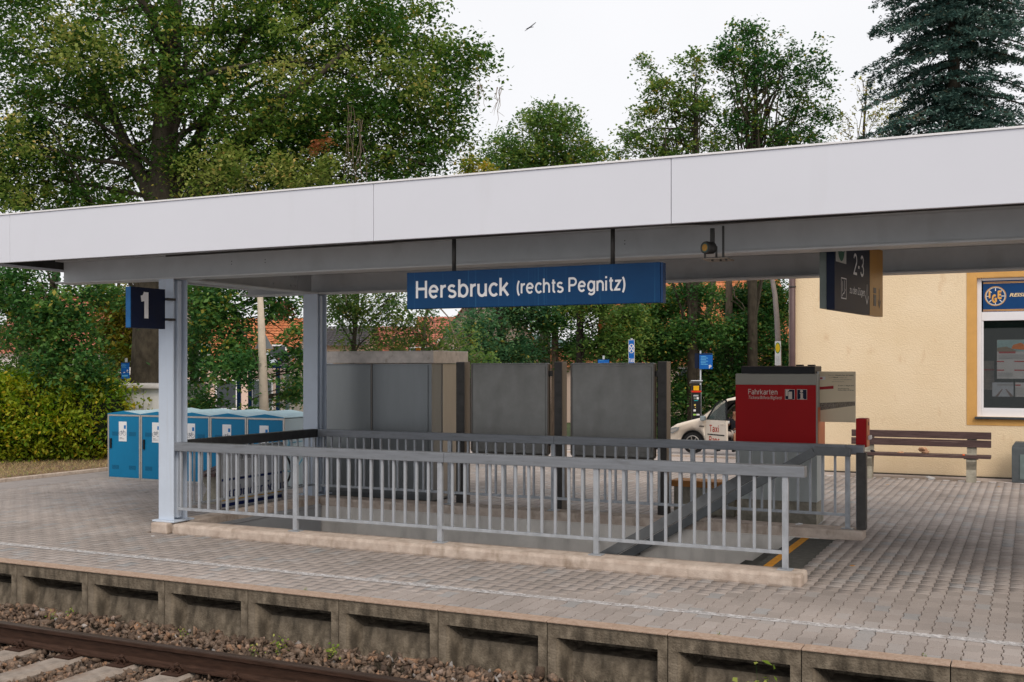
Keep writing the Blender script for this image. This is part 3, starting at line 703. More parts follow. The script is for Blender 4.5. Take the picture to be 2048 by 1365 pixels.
dst('escalator_symbol', white_let, [[(-.80, -.02), (-.62, -.02)], [(-.80, -.22), (-.62, -.22)], [(-.80, -.02), (-.80, -.22)], [(-.62, -.02), (-.62, -.22)], [(-.77, -.20), (-.73, -.17), (-.70, -.17), (-.66, -.13)], [(-.75, -.05), (-.75, -.15)], [(-.68, -.04), (-.68, -.13)]], .011)
gs = mat('grey_print', (.16, .15, .14), .5)
dst('arrow', gs, [[(.70, -.04), (.70, -.25)], [(.65, -.17), (.70, -.25), (.75, -.17)]], .014)
dpl('amber_symbol', gs, .45, .56, -.04, -.10); dpl('amber_symbol', gs, .45, .56, -.115, -.24)
for yy in (-.5, .6): lbx('hanger', steel_dark, -.02, .02, yy-.03, yy+.03, .42, .52)

# ---- surveillance camera on the beam
sc_ = empty('security_camera', 'small round lamp-shaped camera on a bracket under the front beam', 'camera', (-2.66, 9.95, 3.15))
def lens(m0, m1, name, r0, r1, t0, t1, m):
    pass
p0 = Vector((-2.73, 9.86, 3.145)); ax_ = Vector((.55, 1, .02)).normalized()
MB().tube([p0, p0+ax_*.02, p0+ax_*.10, p0+ax_*.13], [.056, .060, .055, .030], 18).build('housing', steel_dark, sc_)
MB().tube([p0-ax_*.003, p0+ax_*.004], [.034, .034], 18).build('lens', mat('amber_lens', (.42, .22, .05), .25, .4), sc_)
MB().tube([p0-ax_*.001, p0+ax_*.006], [.044, .044], 18).build('lens_ring', mat('teal_ring', (.05, .13, .12), .3), sc_)
mp_ = MB(); mp_.box(-2.76, -2.52, 9.86, 10.12, 3.035, 3.047, .002, Matrix.Translation((0, 0, 0))).build('bracket_plate', mat('bracket', (.24, .20, .16), .5, .3), sc_)
mp_ = MB(); mp_.box(-2.70, -2.665, 9.93, 9.965, 3.18, 3.33); mp_.box(-2.595, -2.58, 9.96, 9.99, 3.045, 3.35); mp_.box(-2.745, -2.73, 9.88, 9.90, 3.045, 3.11); mp_.tube([(-2.64, 9.93, 3.045), (-2.64, 9.93, 3.16)], .01, 8)
mp_.build('bracket_arm', steel_dark, sc_)
bb = MB()
for xx, yy in ((-2.67, 9.9), (-2.60, 9.93), (-2.54, 9.9)): bb.tube([(xx, yy, 3.02), (xx, yy, 3.035)], .011, 6)
bb.build('bolt', steel_dark, sc_, kind='stuff')
cable = MB().tube([(-9.0, 9.62, 3.32), (-6.0, 9.60, 3.325), (-5.9, 9.60, 3.33), (-3.0, 9.6, 3.345), (-2.6, 9.62, 3.33), (-1.0, 9.6, 3.34), (2, 9.6, 3.34)], .012, 6).build('cable', steel_dark, can)

# ================================================================== RAILINGS
def railing(label, y, x0, x1, posts, nper, ztop, end_post=True, join=None):
    t = empty('railing', label, 'railing', (x0, y, .118))
    zt, zb = ztop, .30
    segs = [x0]+(join or [])+[x1]
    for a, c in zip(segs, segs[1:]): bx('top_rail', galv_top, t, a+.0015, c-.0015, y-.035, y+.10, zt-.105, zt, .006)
    allp = posts
    for p in allp:
        q = bx('post', galv, t, p-.0285, p+.0285, y-.022, y+.022, .13, zt-.106, .004)
        bx('foot_plate', galv, q, p-.07, p+.07, y-.06, y+.06, .119, .129, .002)
    edges = ([x0+.03] if x0+.05 < allp[0] else [])+allp
    base = None
    for i, (a, c) in enumerate(zip(edges, edges[1:])):
        bx('bottom_rail', galv, t, (a+.026 if a in allp else a), c-.026, y-.018, y+.018, zb-.034, zb, .003)
        nn = max(1, round((c-a)/.147)-1)
        for k in range(nn+1 if (i == 0 and a not in allp) else nn):
            xx = a+(c-a)*(k+(1 if a in allp else .0))/(nn+1) if a in allp else a+.05+(c-a-.05)*k/(nn+1)
            if base is None:
                base = MB().box(-.014, .014, -.014, .014, zb+.0005, zt-.106, .003)
                base = base.build('baluster', galv, t, local=True); base.location = (xx-x0, 0, -.118); bs = base
            else:
                o = bs.copy(); COL.objects.link(o); o.parent = t; o.location = (xx-x0, 0, -.118)
    return t
railing('front galvanised railing of the stairwell beside the platform edge', 10.46, -9.62, -1.93, [-7.80, -5.86, -4.03, -2.115], 12, 1.105, join=[-5.80])
railing('dark rear railing of the stairwell in front of the noticeboards', 13.45, -9.60, -1.80, [-7.38, -5.80, -3.88, -1.985], 12, 1.115, join=[-5.78, -2.0])
# heavy end post of the rear railing
er = empty('end_railing', 'short end railing between the two left canopy columns', 'railing', (-9.68, 10.8, .118))
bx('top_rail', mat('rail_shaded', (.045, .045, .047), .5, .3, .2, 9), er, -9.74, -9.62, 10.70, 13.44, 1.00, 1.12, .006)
bx('bottom_rail', galv, er, -9.70, -9.66, 10.72, 13.44, .28, .306, .003)
for i in range(18):
    yy = 10.85+i*.145; bx('baluster', galv, er, -9.691, -9.669, yy-.011, yy+.011, .307, .999, .003)
bx('post', galv, er, -9.705, -9.655, 13.42, 13.46, .12, 1.0, .003)
bp_ = bx('validator_post', steel_dark, None, -1.88, -1.77, 13.40, 13.52, .118, 1.03, .006)
tag(bp_, 'thick dark square post at the right end of the rear railing', 'post')
# sloping handrails down the stairs
hand_m = mat('handrail_steel', (.15, .16, .168), .45, .3, .15, 6)
streaks(hand_m, (.15, .15, .155), (3, 10, 10), .55, .8, .4)
def slope_rail(label, y, xtop, z0):
    t = empty('handrail', label, 'handrail', (xtop, y, z0))
    sl = -.597
    for dz, wd in ((0, .045), ):
        MB().beam((xtop, y, z0-.0625), (xtop-5.0, y, z0-.0625+5.0*sl), .06, .108, (0, 0, 1), .006).build('sloping_rail', hand_m, t)
    bx('level_rail', hand_m, t, xtop+.002, xtop+.42, y-.025, y+.025, z0-.105, z0, .005)
    for k in range(6):
        x = xtop-.7-k*.75; z = z0-.12+(x-xtop)*-sl
        if z > -.15: continue
        MB().tube([(x, y, z), (x, y+(.1 if y > 12 else -.08), z-.02)], .012, 6).build('bracket', steel_dark, t)
    return t
slope_rail('sloping handrail inside the stairwell along the rear wall', 13.24, -2.34, 1.10)
slope_rail('sloping handrail inside the stairwell along the front wall', 10.66, -2.41, 1.10)

# ================================================================== BEHIND THE STAIRS
# stainless cabinet
cbx = empty('steel_cabinet', 'large closed steel cabinet with pale metal cap behind the stairwell', 'cabinet', (-9.1, 14.7, 0))
bx('body', cab_steel, cbx, -10.20, -8.16, 14.30, 15.10, .03, 2.095, .004)
bx('door', cab_steel, cbx, -9.20, -8.22, 14.288, 14.299, .10, 2.07, .003)
bx('door', mat('cabinet_steel_lighter', (.25, .265, .27), .36, .55, .08, 2, stretch=(1, 1, .15)), cbx, -10.18, -9.24, 14.288, 14.299, .10, 2.07, .003)
bx('pilaster', steel_post, cbx, -9.23, -9.21, 14.285, 14.299, .05, 2.09)
bx('side_panel', steel_warm_lit, cbx, -8.158, -8.148, 14.62, 15.09, .06, 2.09, .002)  # rear part of the side painted as warmly lit
bx('cap', cap_metal, cbx, -10.25, -8.10, 14.24, 15.36, 2.10, 2.29, .008)
bx('plinth', mat('plinth_dark', (.08, .08, .08), .7), cbx, -10.15, -8.2, 14.34, 15.05, 0, .03)
cup = empty('paper_cup', 'small yellow cup lying on top of the steel cabinet', 'cup', (xY(833, 14.45), 14.5, 2.29))
MB().tube([(0, 0, 0), (0, 0, .05)], [.035, .042], 14).build('cup_body', mat('cup_yellow', (.75, .30, .02), .4), cup, local=True)
# noticeboards (seen from behind)
bdg = 'pair of steel noticeboards seen from behind'
def noticeboard(x0, x1, label):
    t = empty('noticeboard', label, 'noticeboard', ((x0+x1)/2, 14.4, 0), group='steel noticeboards between bronze posts')
    bx('panel', board_steel, t, x0, x1, 14.37, 14.44, .78, 2.10, .02)
    bx('back_plate', board_steel, t, x0+.05, x1-.05, 14.362, 14.369, .86, 2.05, .004)
    for xx in (x0+.012, x1-.012): bx('frame_edge', steel_post, t, xx-.012, xx+.012, 14.355, 14.45, .80, 2.095, .01)
    bx('lower_roll', steel_post, t, x0+.02, x1-.02, 14.33, 14.46, .68, .79, .04)
    for z in (.95, 1.95):
        bx('hinge', steel_dark, t, x1, x1+.05, 14.39, 14.42, z-.04, z+.04)
    return t
noticeboard(-7.53, -6.27, 'left grey steel noticeboard next to the steel cabinet')
noticeboard(-5.93, -4.68, 'right grey steel noticeboard with rust marks near the taxi')
def bpost(x, wd, label):
    t = empty('noticeboard_post', label, 'post', (x, 14.4, 0), group='flat bronze posts of the noticeboards')
    bx('shaft', steel_post, t, x-wd/2, x+wd/2, 14.32, 14.50, .0, 2.12, .004)
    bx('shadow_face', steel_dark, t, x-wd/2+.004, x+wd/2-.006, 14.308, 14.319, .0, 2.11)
    return t
bpost(-7.68, .14, 'bronze post between cabinet and left noticeboard'); bpost(-6.10, .12, 'bronze post between the two noticeboards'); bpost(-4.56, .13, 'bronze post at the right end of the noticeboards')
# low wooden topped bench block
ob = empty('bench_block', 'orange wooden seat plank on a low concrete block beside the ticket kiosk', 'bench', (-4.2, 14.9, 0))
bx('seat', wood_or, ob, -4.55, -3.62, 14.66, 15.05, .385, .47, .008)
bx('plinth', conc_leg, ob, -4.52, -3.66, 14.72, 15.0, 0, .383, .01)

# ---- ticket kiosk
kx0, kx1, ky0, ky1 = -3.555, -2.50, 14.35, 14.92
tk = empty('ticket_machine', 'red and grey ticket kiosk lettered Fahrkarten with black roof', 'ticket machine', (-3.03, 14.6, 0))
bx('upper_body', beige_panel, tk, kx0, kx1, ky0, ky1, 1.0, 1.955, .006)
bx('front_panel', red, tk, kx0+.001, kx1-.012, ky0-.012, ky0-.001, .985, 1.81, .003)
bx('header', beige_panel, tk, kx0+.001, kx1-.012, ky0-.012, ky0-.001, 1.814, 1.95, .003)
bx('lower_body', kiosk_grey, tk, kx0, kx1, ky0, ky1, .30, .998, .004)
bx('side_panel', orange_lit_side, tk, kx1+.001, kx1+.008, ky0+.05, ky1-.02, .99, 1.52)  # orange sheet paints the warm light on the right side
bx('base', conc_leg, tk, kx0+.02, kx1-.01, ky0+.02, ky1-.02, 0, .298, .006)
rf = bx('roof_cap', black_pl, tk, kx0+.07, kx1-.03, ky0+.02, ky1-.06, 1.958, 2.05, .004)
bx('roof_top', mat('cap_top', (.22, .17, .15), .6), tk, kx0+.08, kx1-.035, ky0+.03, ky1-.07, 2.0505, 2.056)
for a in (-.32, -.17): bx('roof_knob', black_pl, tk, kx1+a, kx1+a+.09, ky1-.30, ky1-.2, 2.057, 2.075, .003)
fy = ky0-.0125
def fk(u): return xY(u, fy)
def fz(v, u): 
    k = (u-1024)/F; x = xY(u, fy); return EYE+(735-v)/F*(-x*ST+fy*CT)
cream = mat('cream_lettering', (.66, .56, .50), .5, 0, .02)
stext('Fahrkarten', (fk(1496.5), fy, fz(789, 1496)), X_, Z_, fz(778.5, 1496)-fz(789, 1496), cream, tk, width=fk(1555)-fk(1496.5), weight=.14)
text('Tickets/Billets/Biglietti', (fk(1497), fy, fz(798, 1496)), X_, Z_, fz(792, 1496)-fz(798.2, 1496), cream, tk, width=fk(1564)-fk(1497), shear=.25)
for i, (ua, ub) in enumerate(((1570, 1589.5), (1594, 1614))):
    za, zb = fz(799.5, ua), fz(779, ua)
    plate('pictogram', cream, tk, (0, fy, 0), X_, Z_, fk(ua), fk(ub), za, zb)
    plate('pictogram', navy, tk, (0, fy-.0021, 0), X_, Z_, fk(ua)+.005, fk(ub)-.005, za+.005, zb-.005)
    xm = (fk(ua)+fk(ub))/2; zm = (za+zb)/2
    if i == 0:
        plate('symbol', cream, tk, (0, fy-.0045, 0), X_, Z_, xm-.052, xm-.01, zm-.02, zm+.06)
        plate('symbol', navy, tk, (0, fy-.0067, 0), X_, Z_, xm-.024, xm+.036, zm-.066, zm+.044)
        plate('symbol', cream, tk, (0, fy-.009, 0), X_, Z_, xm-.018, xm+.03, zm-.06, zm+.036)
    else:
        disc('symbol', cream, tk, (0, fy-.0045, 0), X_, Z_, xm-.005, zm+.042, .018, .018, .0)
        plate('symbol', cream, tk, (0, fy-.0045, 0), X_, Z_, xm-.018, xm+.013, zm-.055, zm+.018)
        plate('symbol', cream, tk, (0, fy-.0045, 0), X_, Z_, xm-.026, xm+.024, zm-.062, zm-.050)
        plate('symbol', cream, tk, (0, fy-.0045, 0), X_, Z_, xm-.026, xm+.005, zm+.008, zm+.02)
# poster board beside the kiosk
pbY = 14.55
pbo = empty('poster_board', 'beige works poster with small print fixed beside the red kiosk', 'poster', (-2.27, pbY, 1.3))
pc = mat('poster_beige', (.76, .65, .47), .55, 0, .03, 2)
px0, px1 = xY(1634, pbY), xY(1711, pbY)
bx('board', pc, pbo, px0, px1, pbY, pbY+.03, 1.33, 1.985, .004)
bx('edge_strip', white_flat, pbo, px0-.0, px0+.028, pbY-.008, pbY-.001, 1.33, 1.985, .002)
ptx = mat('poster_grey_print', (.25, .20, .13), .6); pbk = mat('poster_black_print', (.06, .045, .03), .6)
fy2 = pbY-.001
def ptext(s, u, v, wpx, cap_, m, bold=0):
    d = -xY(u, fy2)*ST+fy2*CT
    text(s, (xY(u, fy2), fy2, EYE+(735-v)/F*d), X_, Z_, cap_, m, pbo, width=xY(u+wpx, fy2)-xY(u, fy2), bold=bold)
ptext('Zwischen', 1656, 752, 13, .013, ptx); ptext('Neukirchen (b Sulzb)', 1671, 752, 36, .014, pbk, .02)
ptext('und', 1658, 756.3, 6, .011, ptx); ptext('Vilseck', 1665, 756.3, 12, .014, pbk, .02); ptext('bringen wir', 1679, 756.3, 15, .012, ptx)
ptext('nicht nur den Bahnfahrer', 1666, 760.3, 38, .012, ptx); ptext('auf Vordermann', 1664, 764.4, 24, .012, ptx)
ptext('23. April - 2. August 2018', 1676, 772.5, 31, .013, pbk, .015); ptext('Streckensperrung', 1676, 778.5, 22, .012, pbk, .015); ptext('Ersatzverkehr mit Bussen', 1676, 781.5, 32, .012, pbk, .015)
def prect(name, m, us, vs, off=0):
    V = []; 
    for (u, v) in zip(us, vs):
        d = -xY(u, fy2-off)*ST+(fy2-off)*CT; V.append((xY(u, fy2-off), fy2-off, EYE+(735-v)/F*d))
    b = MB(); b.quad(*V); return b.build(name, m, pbo)
prect('print_field', mat('poster_red', (.42, .03, .04), .6), (1637, 1667, 1667, 1637), (780, 778, 772, 774.5), .0015)
prect('print_field', mat('poster_track', (.26, .225, .185), .8, 0, .5, 60), (1637, 1710, 1710, 1637), (821.5, 811.5, 803.5, 806.5), .0015)
prect('print_field', white_flat, (1638, 1650.5, 1650.5, 1638), (760.5, 760, 753.5, 754), .0015)
prect('print_field', mat('poster_red2', (.45, .1, .11), .6), (1640, 1645, 1645, 1640), (759, 758.8, 755, 755.2), .003)
for i in range(9):
    uu = 1672+i*4; prect('print_line', ptx, (uu, uu+.9, uu+3.2, uu+2.2), (815.5-i*.5, 815.3-i*.5, 804.6, 804.8), .003)
# validator box on its thin pole
vb = empty('ticket_validator', 'small red ticket validator box on a grey pole by the kiosk', 'validator', (-1.80, 13.2, .12))
MB().box(-1.93, -1.89, 13.72, 13.76, 0, 1.42, .004).build('pole', galv, vb)
bx('box', red, vb, xY(1711.5, 13.6), xY(1732, 13.6), 13.60, 13.84, 1.08, 1.425, .01)
bx('lit_side_sheet', orange_lit_side, vb, xY(1732, 13.6)+.001, xY(1732, 13.6)+.012, 13.61, 13.83, 1.085, 1.42, .003)  # added sheet, its orange stands for light on the red box
bx('slot', black_pl, vb, xY(1732, 13.6)+.013, xY(1732, 13.6)+.016, 13.70, 13.74, 1.34, 1.38)
bx('paper_tray', white_flat, vb, xY(1732, 13.6)+.013, xY(1732, 13.6)+.045, 13.66, 13.80, 1.17, 1.22, .01)
# ---- advertising A-board of the newspaper
ab = empty('advertising_board', 'grey newspaper advertising board lettered in blackletter behind the end railing', 'advertising board', (-10.47, 12.9, 0))
grey_ad = mat('ad_grey', (.55, .56, .58), .55, 0, .05, 3)
bx('board', grey_ad, ab, -10.50, -10.46, 12.27, 13.68, .02, .86, .005)
bx('frame', alu, ab, -10.51, -10.452, 12.235, 12.268, .0, .88, .004); bx('frame', alu, ab, -10.51, -10.452, 13.682, 13.70, .0, .88, .004)
bx('rail_top', alu, ab, -10.51, -10.452, 12.27, 13.68, .862, .89, .004)
nb_ = mat('ad_navy', (.010, .022, .12), .5); ay = mat('ad_yellow', (.62, .36, .03), .5)
fo_ = Vector((-10.4598, 12.27, 0))
plate('stripe', nb_, ab, fo_, Y_, Z_, .02, 1.40, .035, .085); plate('stripe', nb_, ab, fo_, Y_, Z_, .02, 1.40, .405, .44)
plate('stripe', ay, ab, fo_, Y_, Z_, .02, 1.40, .120, .145)
plate('newspaper_print', white_flat, ab, fo_, Y_, Z_, .38, .95, .45, .80)
# blackletter drawn with a broad nib
GL = {
 'H': [[(0, 9), (2, 10), (2.6, 7), (1.6, 4), (2.4, .6), (0, 0)], [(2.2, 5.6), (4.6, 6.4), (5.6, 5), (5.2, 2), (4, -1.6)], [(3.4, 8.6), (5.6, 9.4)]],
 'e': [[(1, 6), (0, 5), (0, 1.6), (1.4, 0), (3, 1.2)], [(1, 6), (2.6, 5), (2.4, 3.8), (.4, 2.8)]],
 'r': [[(0, 5.6), (1, 6), (1, .8), (1.8, 0)], [(1, 5), (2.2, 6), (3, 5.2)]],
 's': [[(2.8, 5.6), (1.6, 6), (.4, 5), (2.6, 2.2), (2.2, .6), (.4, 0)]],
 'b': [[(.6, 9.6), (.6, 1), (1.8, 0), (3, 1.2), (3, 4.6), (2, 6), (.8, 5)]],
 'u': [[(0, 5.6), (.8, 6), (.8, 1), (1.8, 0), (3, 1)], [(3, 6), (3, .8), (3.8, 0)]],
 'c': [[(2.6, 5.2), (1.4, 6), (.4, 4.8), (.4, 1.4), (1.6, 0), (3, 1)]],
 'k': [[(.8, 9.6), (.8, .6), (1.6, 0)], [(.8, 6), (2.6, 7.2), (2.8, 5.6), (1, 4.4)], [(1.4, 4.4), (2.6, .8), (3.6, 0)]],
 'Z': [[(0, 8.2), (1.4, 9.8), (4.2, 8.8), (4.6, 9.8)], [(4.2, 8.8), (1.2, 5.4), (3.6, 5.4), (4.2, 3), (2.8, .4), (.2, 0), (-.4, 1.6)]],
 'i': [[(0, 5.6), (.9, 6), (.9, .8), (1.8, 0)], [(.6, 7.6), (1.2, 8.2)]],
 't': [[(1, 8), (1, 1), (2, 0), (2.8, .8)], [(0, 6), (2.6, 6)]],
 'n': [[(0, 5.6), (.8, 6), (.8, 0)], [(.8, 5), (2, 6), (3, 5), (3, .8), (3.8, 0)]],
 'g': [[(2.6, 5.6), (1.2, 6), (.2, 4.6), (.2, 1.6), (1.4, .2), (2.8, 1.4)], [(2.8, 6), (2.8, -1), (1.6, -2.6), (0, -2)]],
}
def blackletter(s, y0, z0, unit, wd, m, par, o0):
    b = MB(); nx_, nz_ = .5*wd*math.cos(R(38)), .5*wd*math.sin(R(38)); cur = y0
    for ch in s:
        if ch == ' ': cur += 3.2*unit; continue
        mxw = 0
        for L in GL[ch]:
            for (xa, ya), (xb, yb) in zip(L, L[1:]):
                q = [(cur+xa*unit-nx_, z0+ya*unit-nz_), (cur+xa*unit+nx_, z0+ya*unit+nz_), (cur+xb*unit+nx_, z0+yb*unit+nz_), (cur+xb*unit-nx_, z0+yb*unit-nz_)]
                b.quad(*[(o0.x+.004, o0.y+p, o0.z+r_) for p, r_ in q]); mxw = max(mxw, xa, xb)
        cur += (mxw+1.5)*unit
    b.build('blackletter_title', m, par); return cur
wz = blackletter('Hersbrucker Zeitung', .06, .165, .0168, .032, nb_, ab, fo_)
gp = mat('newsprint', (.12, .12, .13), .7)
blackletter('Hersbruck', .40, .70, .0095, .016, gp, ab, fo_+Vector((.003, 0, 0)))
for i in range(14):
    plate('print_line', gp, ab, fo_, Y_, Z_, .42+.01*(i % 2), .62, .47+i*.0155, .474+i*.0155, off=.003)
    plate('print_line', gp, ab, fo_, Y_, Z_, .70, .90-.02*(i % 3), .47+i*.0155, .474+i*.0155, off=.003)

# ---- bicycle lockers
lockg = 'row of blue bicycle lockers'
LX = [xY(u, 14.9) for u in (216, 282, 362, 424.5, 496, 571)]
LX = [-15.33+.80*i for i in range(6)]
lb_txt = mat('label_print', (.10, .12, .16), .6); p_blue = mat('parking_blue', (.01, .16, .45), .4)
def locker():
    t = empty('bicycle_locker', None, 'locker', (-15.33, 14.9, 0), group=lockg)
    W, D, Hh = .79, 1.75, 1.17
    def L(name, m, *a, bev=0, par=t): return MB().box(*a, bev).build(name, m, par, local=True)
    L('body', locker_side, .0, W, .012, D, .03, Hh)
    fr = MB(); fr.box(0, .03, -.012, .011, 0, Hh+.01, .003); fr.box(W-.03, W, -.012, .011, 0, Hh+.01, .003); fr.box(.031, W-.031, -.012, .011, Hh-.02, Hh+.01, .002); fr.box(.031, W-.031, -.012, .011, .0, .03, .002)
    fr.build('frame', alu, t, local=True)
    d = L('door', locker_bl, .035, W-.035, -.008, .008, .034, Hh-.025, bev=.003)
    L('handle', black_pl, .065, .105, -.030, -.009, .56, .74, bev=.006, par=d)
    for z0 in (.79, .18):
        v = MB()
        for k in range(9):
            for s0 in (.11, .52): v.box(s0+k*.019, s0+k*.019+.008, -.0092, -.0081, z0, z0+.075)
        v.build('vent_slots', mat('vent_dark_blue', (.003, .06, .13), .6), d, kind='stuff', local=True)
    lab = L('label_plate', white_flat, .275, .465, -.013, -.0085, .69, 1.05, bev=.002, par=d)
    L('parking_mark', p_blue, .40, .448, -.0145, -.0132, .92, .985, par=d)
    s_ = strokes('bicycle_symbol', lb_txt, None, (0, -.0135, 0), X_, Z_, [circle(.32, .835, .035, 12), circle(.415, .835, .035, 12), [(.32, .835), (.345, .875), (.395, .875), (.415, .835)], [(.345, .875), (.37, .835), (.32, .835)], [(.37, .835), (.395, .875)], [(.34, .875), (.335, .89)], [(.395, .875), (.39, .895), (.405, .897)]], .006, .001)
    s_.parent = d
    for k in range(2): L('text_line', lb_txt, .295, .36+.05*k, -.0145, -.0132, .755-.022*k, .762-.022*k, par=d)
    r = MB(); a0, a1 = Hh+.012, Hh+.075
    r.prism([(0, a0), (W, a0), (W, a0+.012), (W/2, a1), (0, a0+.012)], 'y', -.012, D+.02); r.build('roof', locker_roof, t, local=True)
    g2 = MB(); g2.prism([(0, a0-.001), (W, a0-.001), (W, a0+.0125), (W/2, a1+.001), (0, a0+.0125)], 'y', -.016, -.0125); g2.build('roof_edge', locker_bl, t, local=True)
    return t
lk0 = locker(); desc = ['leftmost blue bicycle locker beside the hedge', 'second blue bicycle locker half hidden by the column', 'third blue bicycle locker just right of the front column', 'fourth blue bicycle locker above the advertising board', 'rightmost blue bicycle locker with its pale side showing']
for i in range(5):
    o = lk0 if i == 0 else copy_tree(lk0)
    o.location.x = -15.33+.80*i; o['label'] = desc[i]

# ---- benches
def bench_leg(x, s=1):
    b = MB(); pts = [(.0, 0), (.26, 0), (.24, .12), (.30, .30), (.33, .42), (.40, .78), (.34, .80), (.27, .50), (.02, .42), (.0, .37), (.07, .22), (.02, .10)]
    b.prism(pts, 'x', x-.08, x+.08); return b
def bench(label, loc, rz, L, group=None):
    t = empty('bench', label, 'bench', loc, rz, group='wooden slat benches with concrete legs')
    for x in (.32, L-.32): bench_leg(x).build('leg', conc_leg, t, local=True)
    for i in range(3): MB().box(0, L, -.01+i*.13, .10+i*.13, .425, .475, .005).build('seat_slat', wood_br, t, local=True)
    for i in range(2):
        z = .605+i*.145; y = .315+i*.03
        MB().box(0, L, y-.050, y-.010, z, z+.127, .005).build('back_slat', wood_br, t, local=True)
    for x in (.32, L-.32): MB().box(x-.12, x+.12, .0, .05, .41, .433).build('seat_bracket', steel_dark, t, local=True)
    return t
bn = bench('long brown slat bench against the yellow station wall', (-3.06, 20.9, 0), 0, 2.40)
rgx = MB()
bench('dark slat bench in front of the bicycle lockers', (-11.9, 13.95, 0), R(-60), 1.7)
def crumple(name, label, loc, r, m, sc=(1, 1, .8), seed=1, cat='litter'):
    b = bmesh.new(); bmesh.ops.create_icosphere(b, subdivisions=3, radius=r); rr = random.Random(seed)
    off = [Vector((rr.uniform(-1, 1), rr.uniform(-1, 1), rr.uniform(-1, 1))).normalized() for _ in range(9)]
    for v in b.verts:
        k = 1
        for q in off: k -= .22*max(0, v.co.normalized().dot(q)-.55)*3
        v.co = Vector((v.co.x*sc[0], v.co.y*sc[1], v.co.z*sc[2]))*(k+rr.uniform(-.07, .07))
    me = bpy.data.meshes.new(name); b.to_mesh(me); b.free(); me.materials.append(m)
    o = bpy.data.objects.new(name, me); COL.objects.link(o); o.location = loc; tag(o, label, cat); return o
paper_b = mat('brown_paper', (.52, .30, .18), .8, 0, .15, 20)
crumple('paper_bag', 'crumpled brown paper bag on the bench seat', (xY(1848, 21.05), 21.05, .535), .085, paper_b, (1.35, .8, .8), 4, 'paper bag')
crumple('paper_scrap', 'small flat scrap of brown paper on the bench seat', (xY(1802, 21.05), 21.05, .487), .05, paper_b, (1.5, .8, .35), 6, 'paper')
crumple('bottle_cap', 'tiny bright orange item on the front edge of the bench', (xY(1927, 20.9), 20.9, .485), .022, mat('bright_orange', (.9, .12, .01), .5), (1.3, 1, .6), 2, 'litter')
crumple('dark_pouch', 'small black object on the left end of the bench seat', (xY(1745, 20.98), 20.98, .50), .045, cloth_d, (1.2, 1, .55), 9, 'pouch')
crumple('tissue', 'crumpled white tissue on the ground under the bench', (xY(1860, 21.2), 21.2, .03), .06, white_flat, (1.6, .8, .6), 12, 'litter')
crumple('tissue', 'white paper scrap lying on the rear kerb of the stairwell', (xY(1597, 13.5), 13.5, .13), .05, white_flat, (1.3, .8, .35), 13, 'litter')
crumple('leaf_scrap', 'orange scrap lying on the paving right of the stair opening', (xY(1713, 11.9), 11.6, .006), .022, yellow, (1.6, .8, .15), 14, 'litter')
crumple('cigarette_end', 'white scrap on the paving in front of the left kerb block', (xY(306, 10.0), 10.0, .008), .018, white_flat, (1.6, .8, .3), 15, 'litter')
for i, (u, Y) in enumerate(((1775, 19.9), (1912, 20.2), (1998, 20.4), (1876, 19.3))):
    o = crumple('leaf_scrap', None, (xY(u, Y), Y, .006), .022, yellow if i % 2 == 0 else white_flat, (1.4, .8, .15), 30+i); tag(o, ['yellow leaf on the paving left of the bench foot', 'pale scrap on the paving below the right bench leg', 'yellow leaf on the paving beside the litter bin', 'pale scrap on the open paving before the bench'][i], 'litter')

# ---- litter bin
tb = empty('litter_bin', 'grey steel litter bin against the yellow wall at the right edge', 'bin', (0, 21.4, 0))
gm = mat('bin_grey', (.11, .125, .135), .5, .3, .15, 6)
bx('body', gm, tb, -.33, .18, 21.25, 21.65, .0, .62, .01); bx('door', mat('bin_door', (.17, .22, .22), .5, .2), tb, -.20, .10, 21.238, 21.249, .06, .5, .004)
MB().prism([(-.33, .622), (.18, .622), (.12, .71), (-.27, .71)], 'y', 21.26, 21.64).build('hood', gm, tb)

# ---- station building
sb = empty('station_building', 'pale yellow rendered station building with an ochre framed window', 'building', (1, 24, 0))
WY = 21.9; bxl = -4.36
wx0, wx1, wz0, wz1 = -.94, 1.5, 1.13, 3.70
b = MB()
b.box(bxl, wx0, WY, WY+.4, 0, 4.7); b.box(wx1, 7, WY, WY+.4, 0, 4.7); b.box(wx0, wx1, WY, WY+.4, 0, wz0); b.box(wx0, wx1, WY, WY+.4, wz1, 4.7)
b.build('front_wall', stucco, sb)
bx('side_wall', stucco, sb, bxl, bxl+.4, WY+.401, 31, 0, 4.7); bx('rear_wall', stucco, sb, bxl+.41, 7, 30.6, 31, 0, 4.7); bx('side_wall', stucco, sb, 6.6, 7, WY+.401, 30.59, 0, 4.7)
bx('wall_foot', mat('wall_foot', (.10, .085, .07), .95, 0, .3, 9), sb, bxl, 7, WY-.02, WY-.002, 0, .025)
bx('roof', mat('grey_roof', (.09, .08, .08), .8), sb, bxl-.2, 7.2, WY-.2, 31.2, 4.72, 4.9)
sr = MB(); sr.box(wx0-.16, wx0+.002, WY-.008, WY-.001, .97, 3.86); sr.box(wx0+.004, wx1+.16, WY-.008, WY-.001, wz1+.002, 3.86); sr.box(wx0+.004, wx1+.16, WY-.008, WY-.001, .97, wz0-.05)
sr.build('window_surround', ochre, sb)
rv = MB(); rv.box(wx0+.001, wx0+.012, WY-.007, WY+.14, wz0, wz1-.001); rv.box(wx0+.013, wx1, WY-.007, WY+.14, wz1-.013, wz1-.001); rv.build('window_reveal', ochre, sb)
wn = MB(); yy0, yy1 = WY+.07, WY+.13
def fr_(x0, x1, z0, z1): wn.box(x0, x1, yy0, yy1, z0, z1, .006)
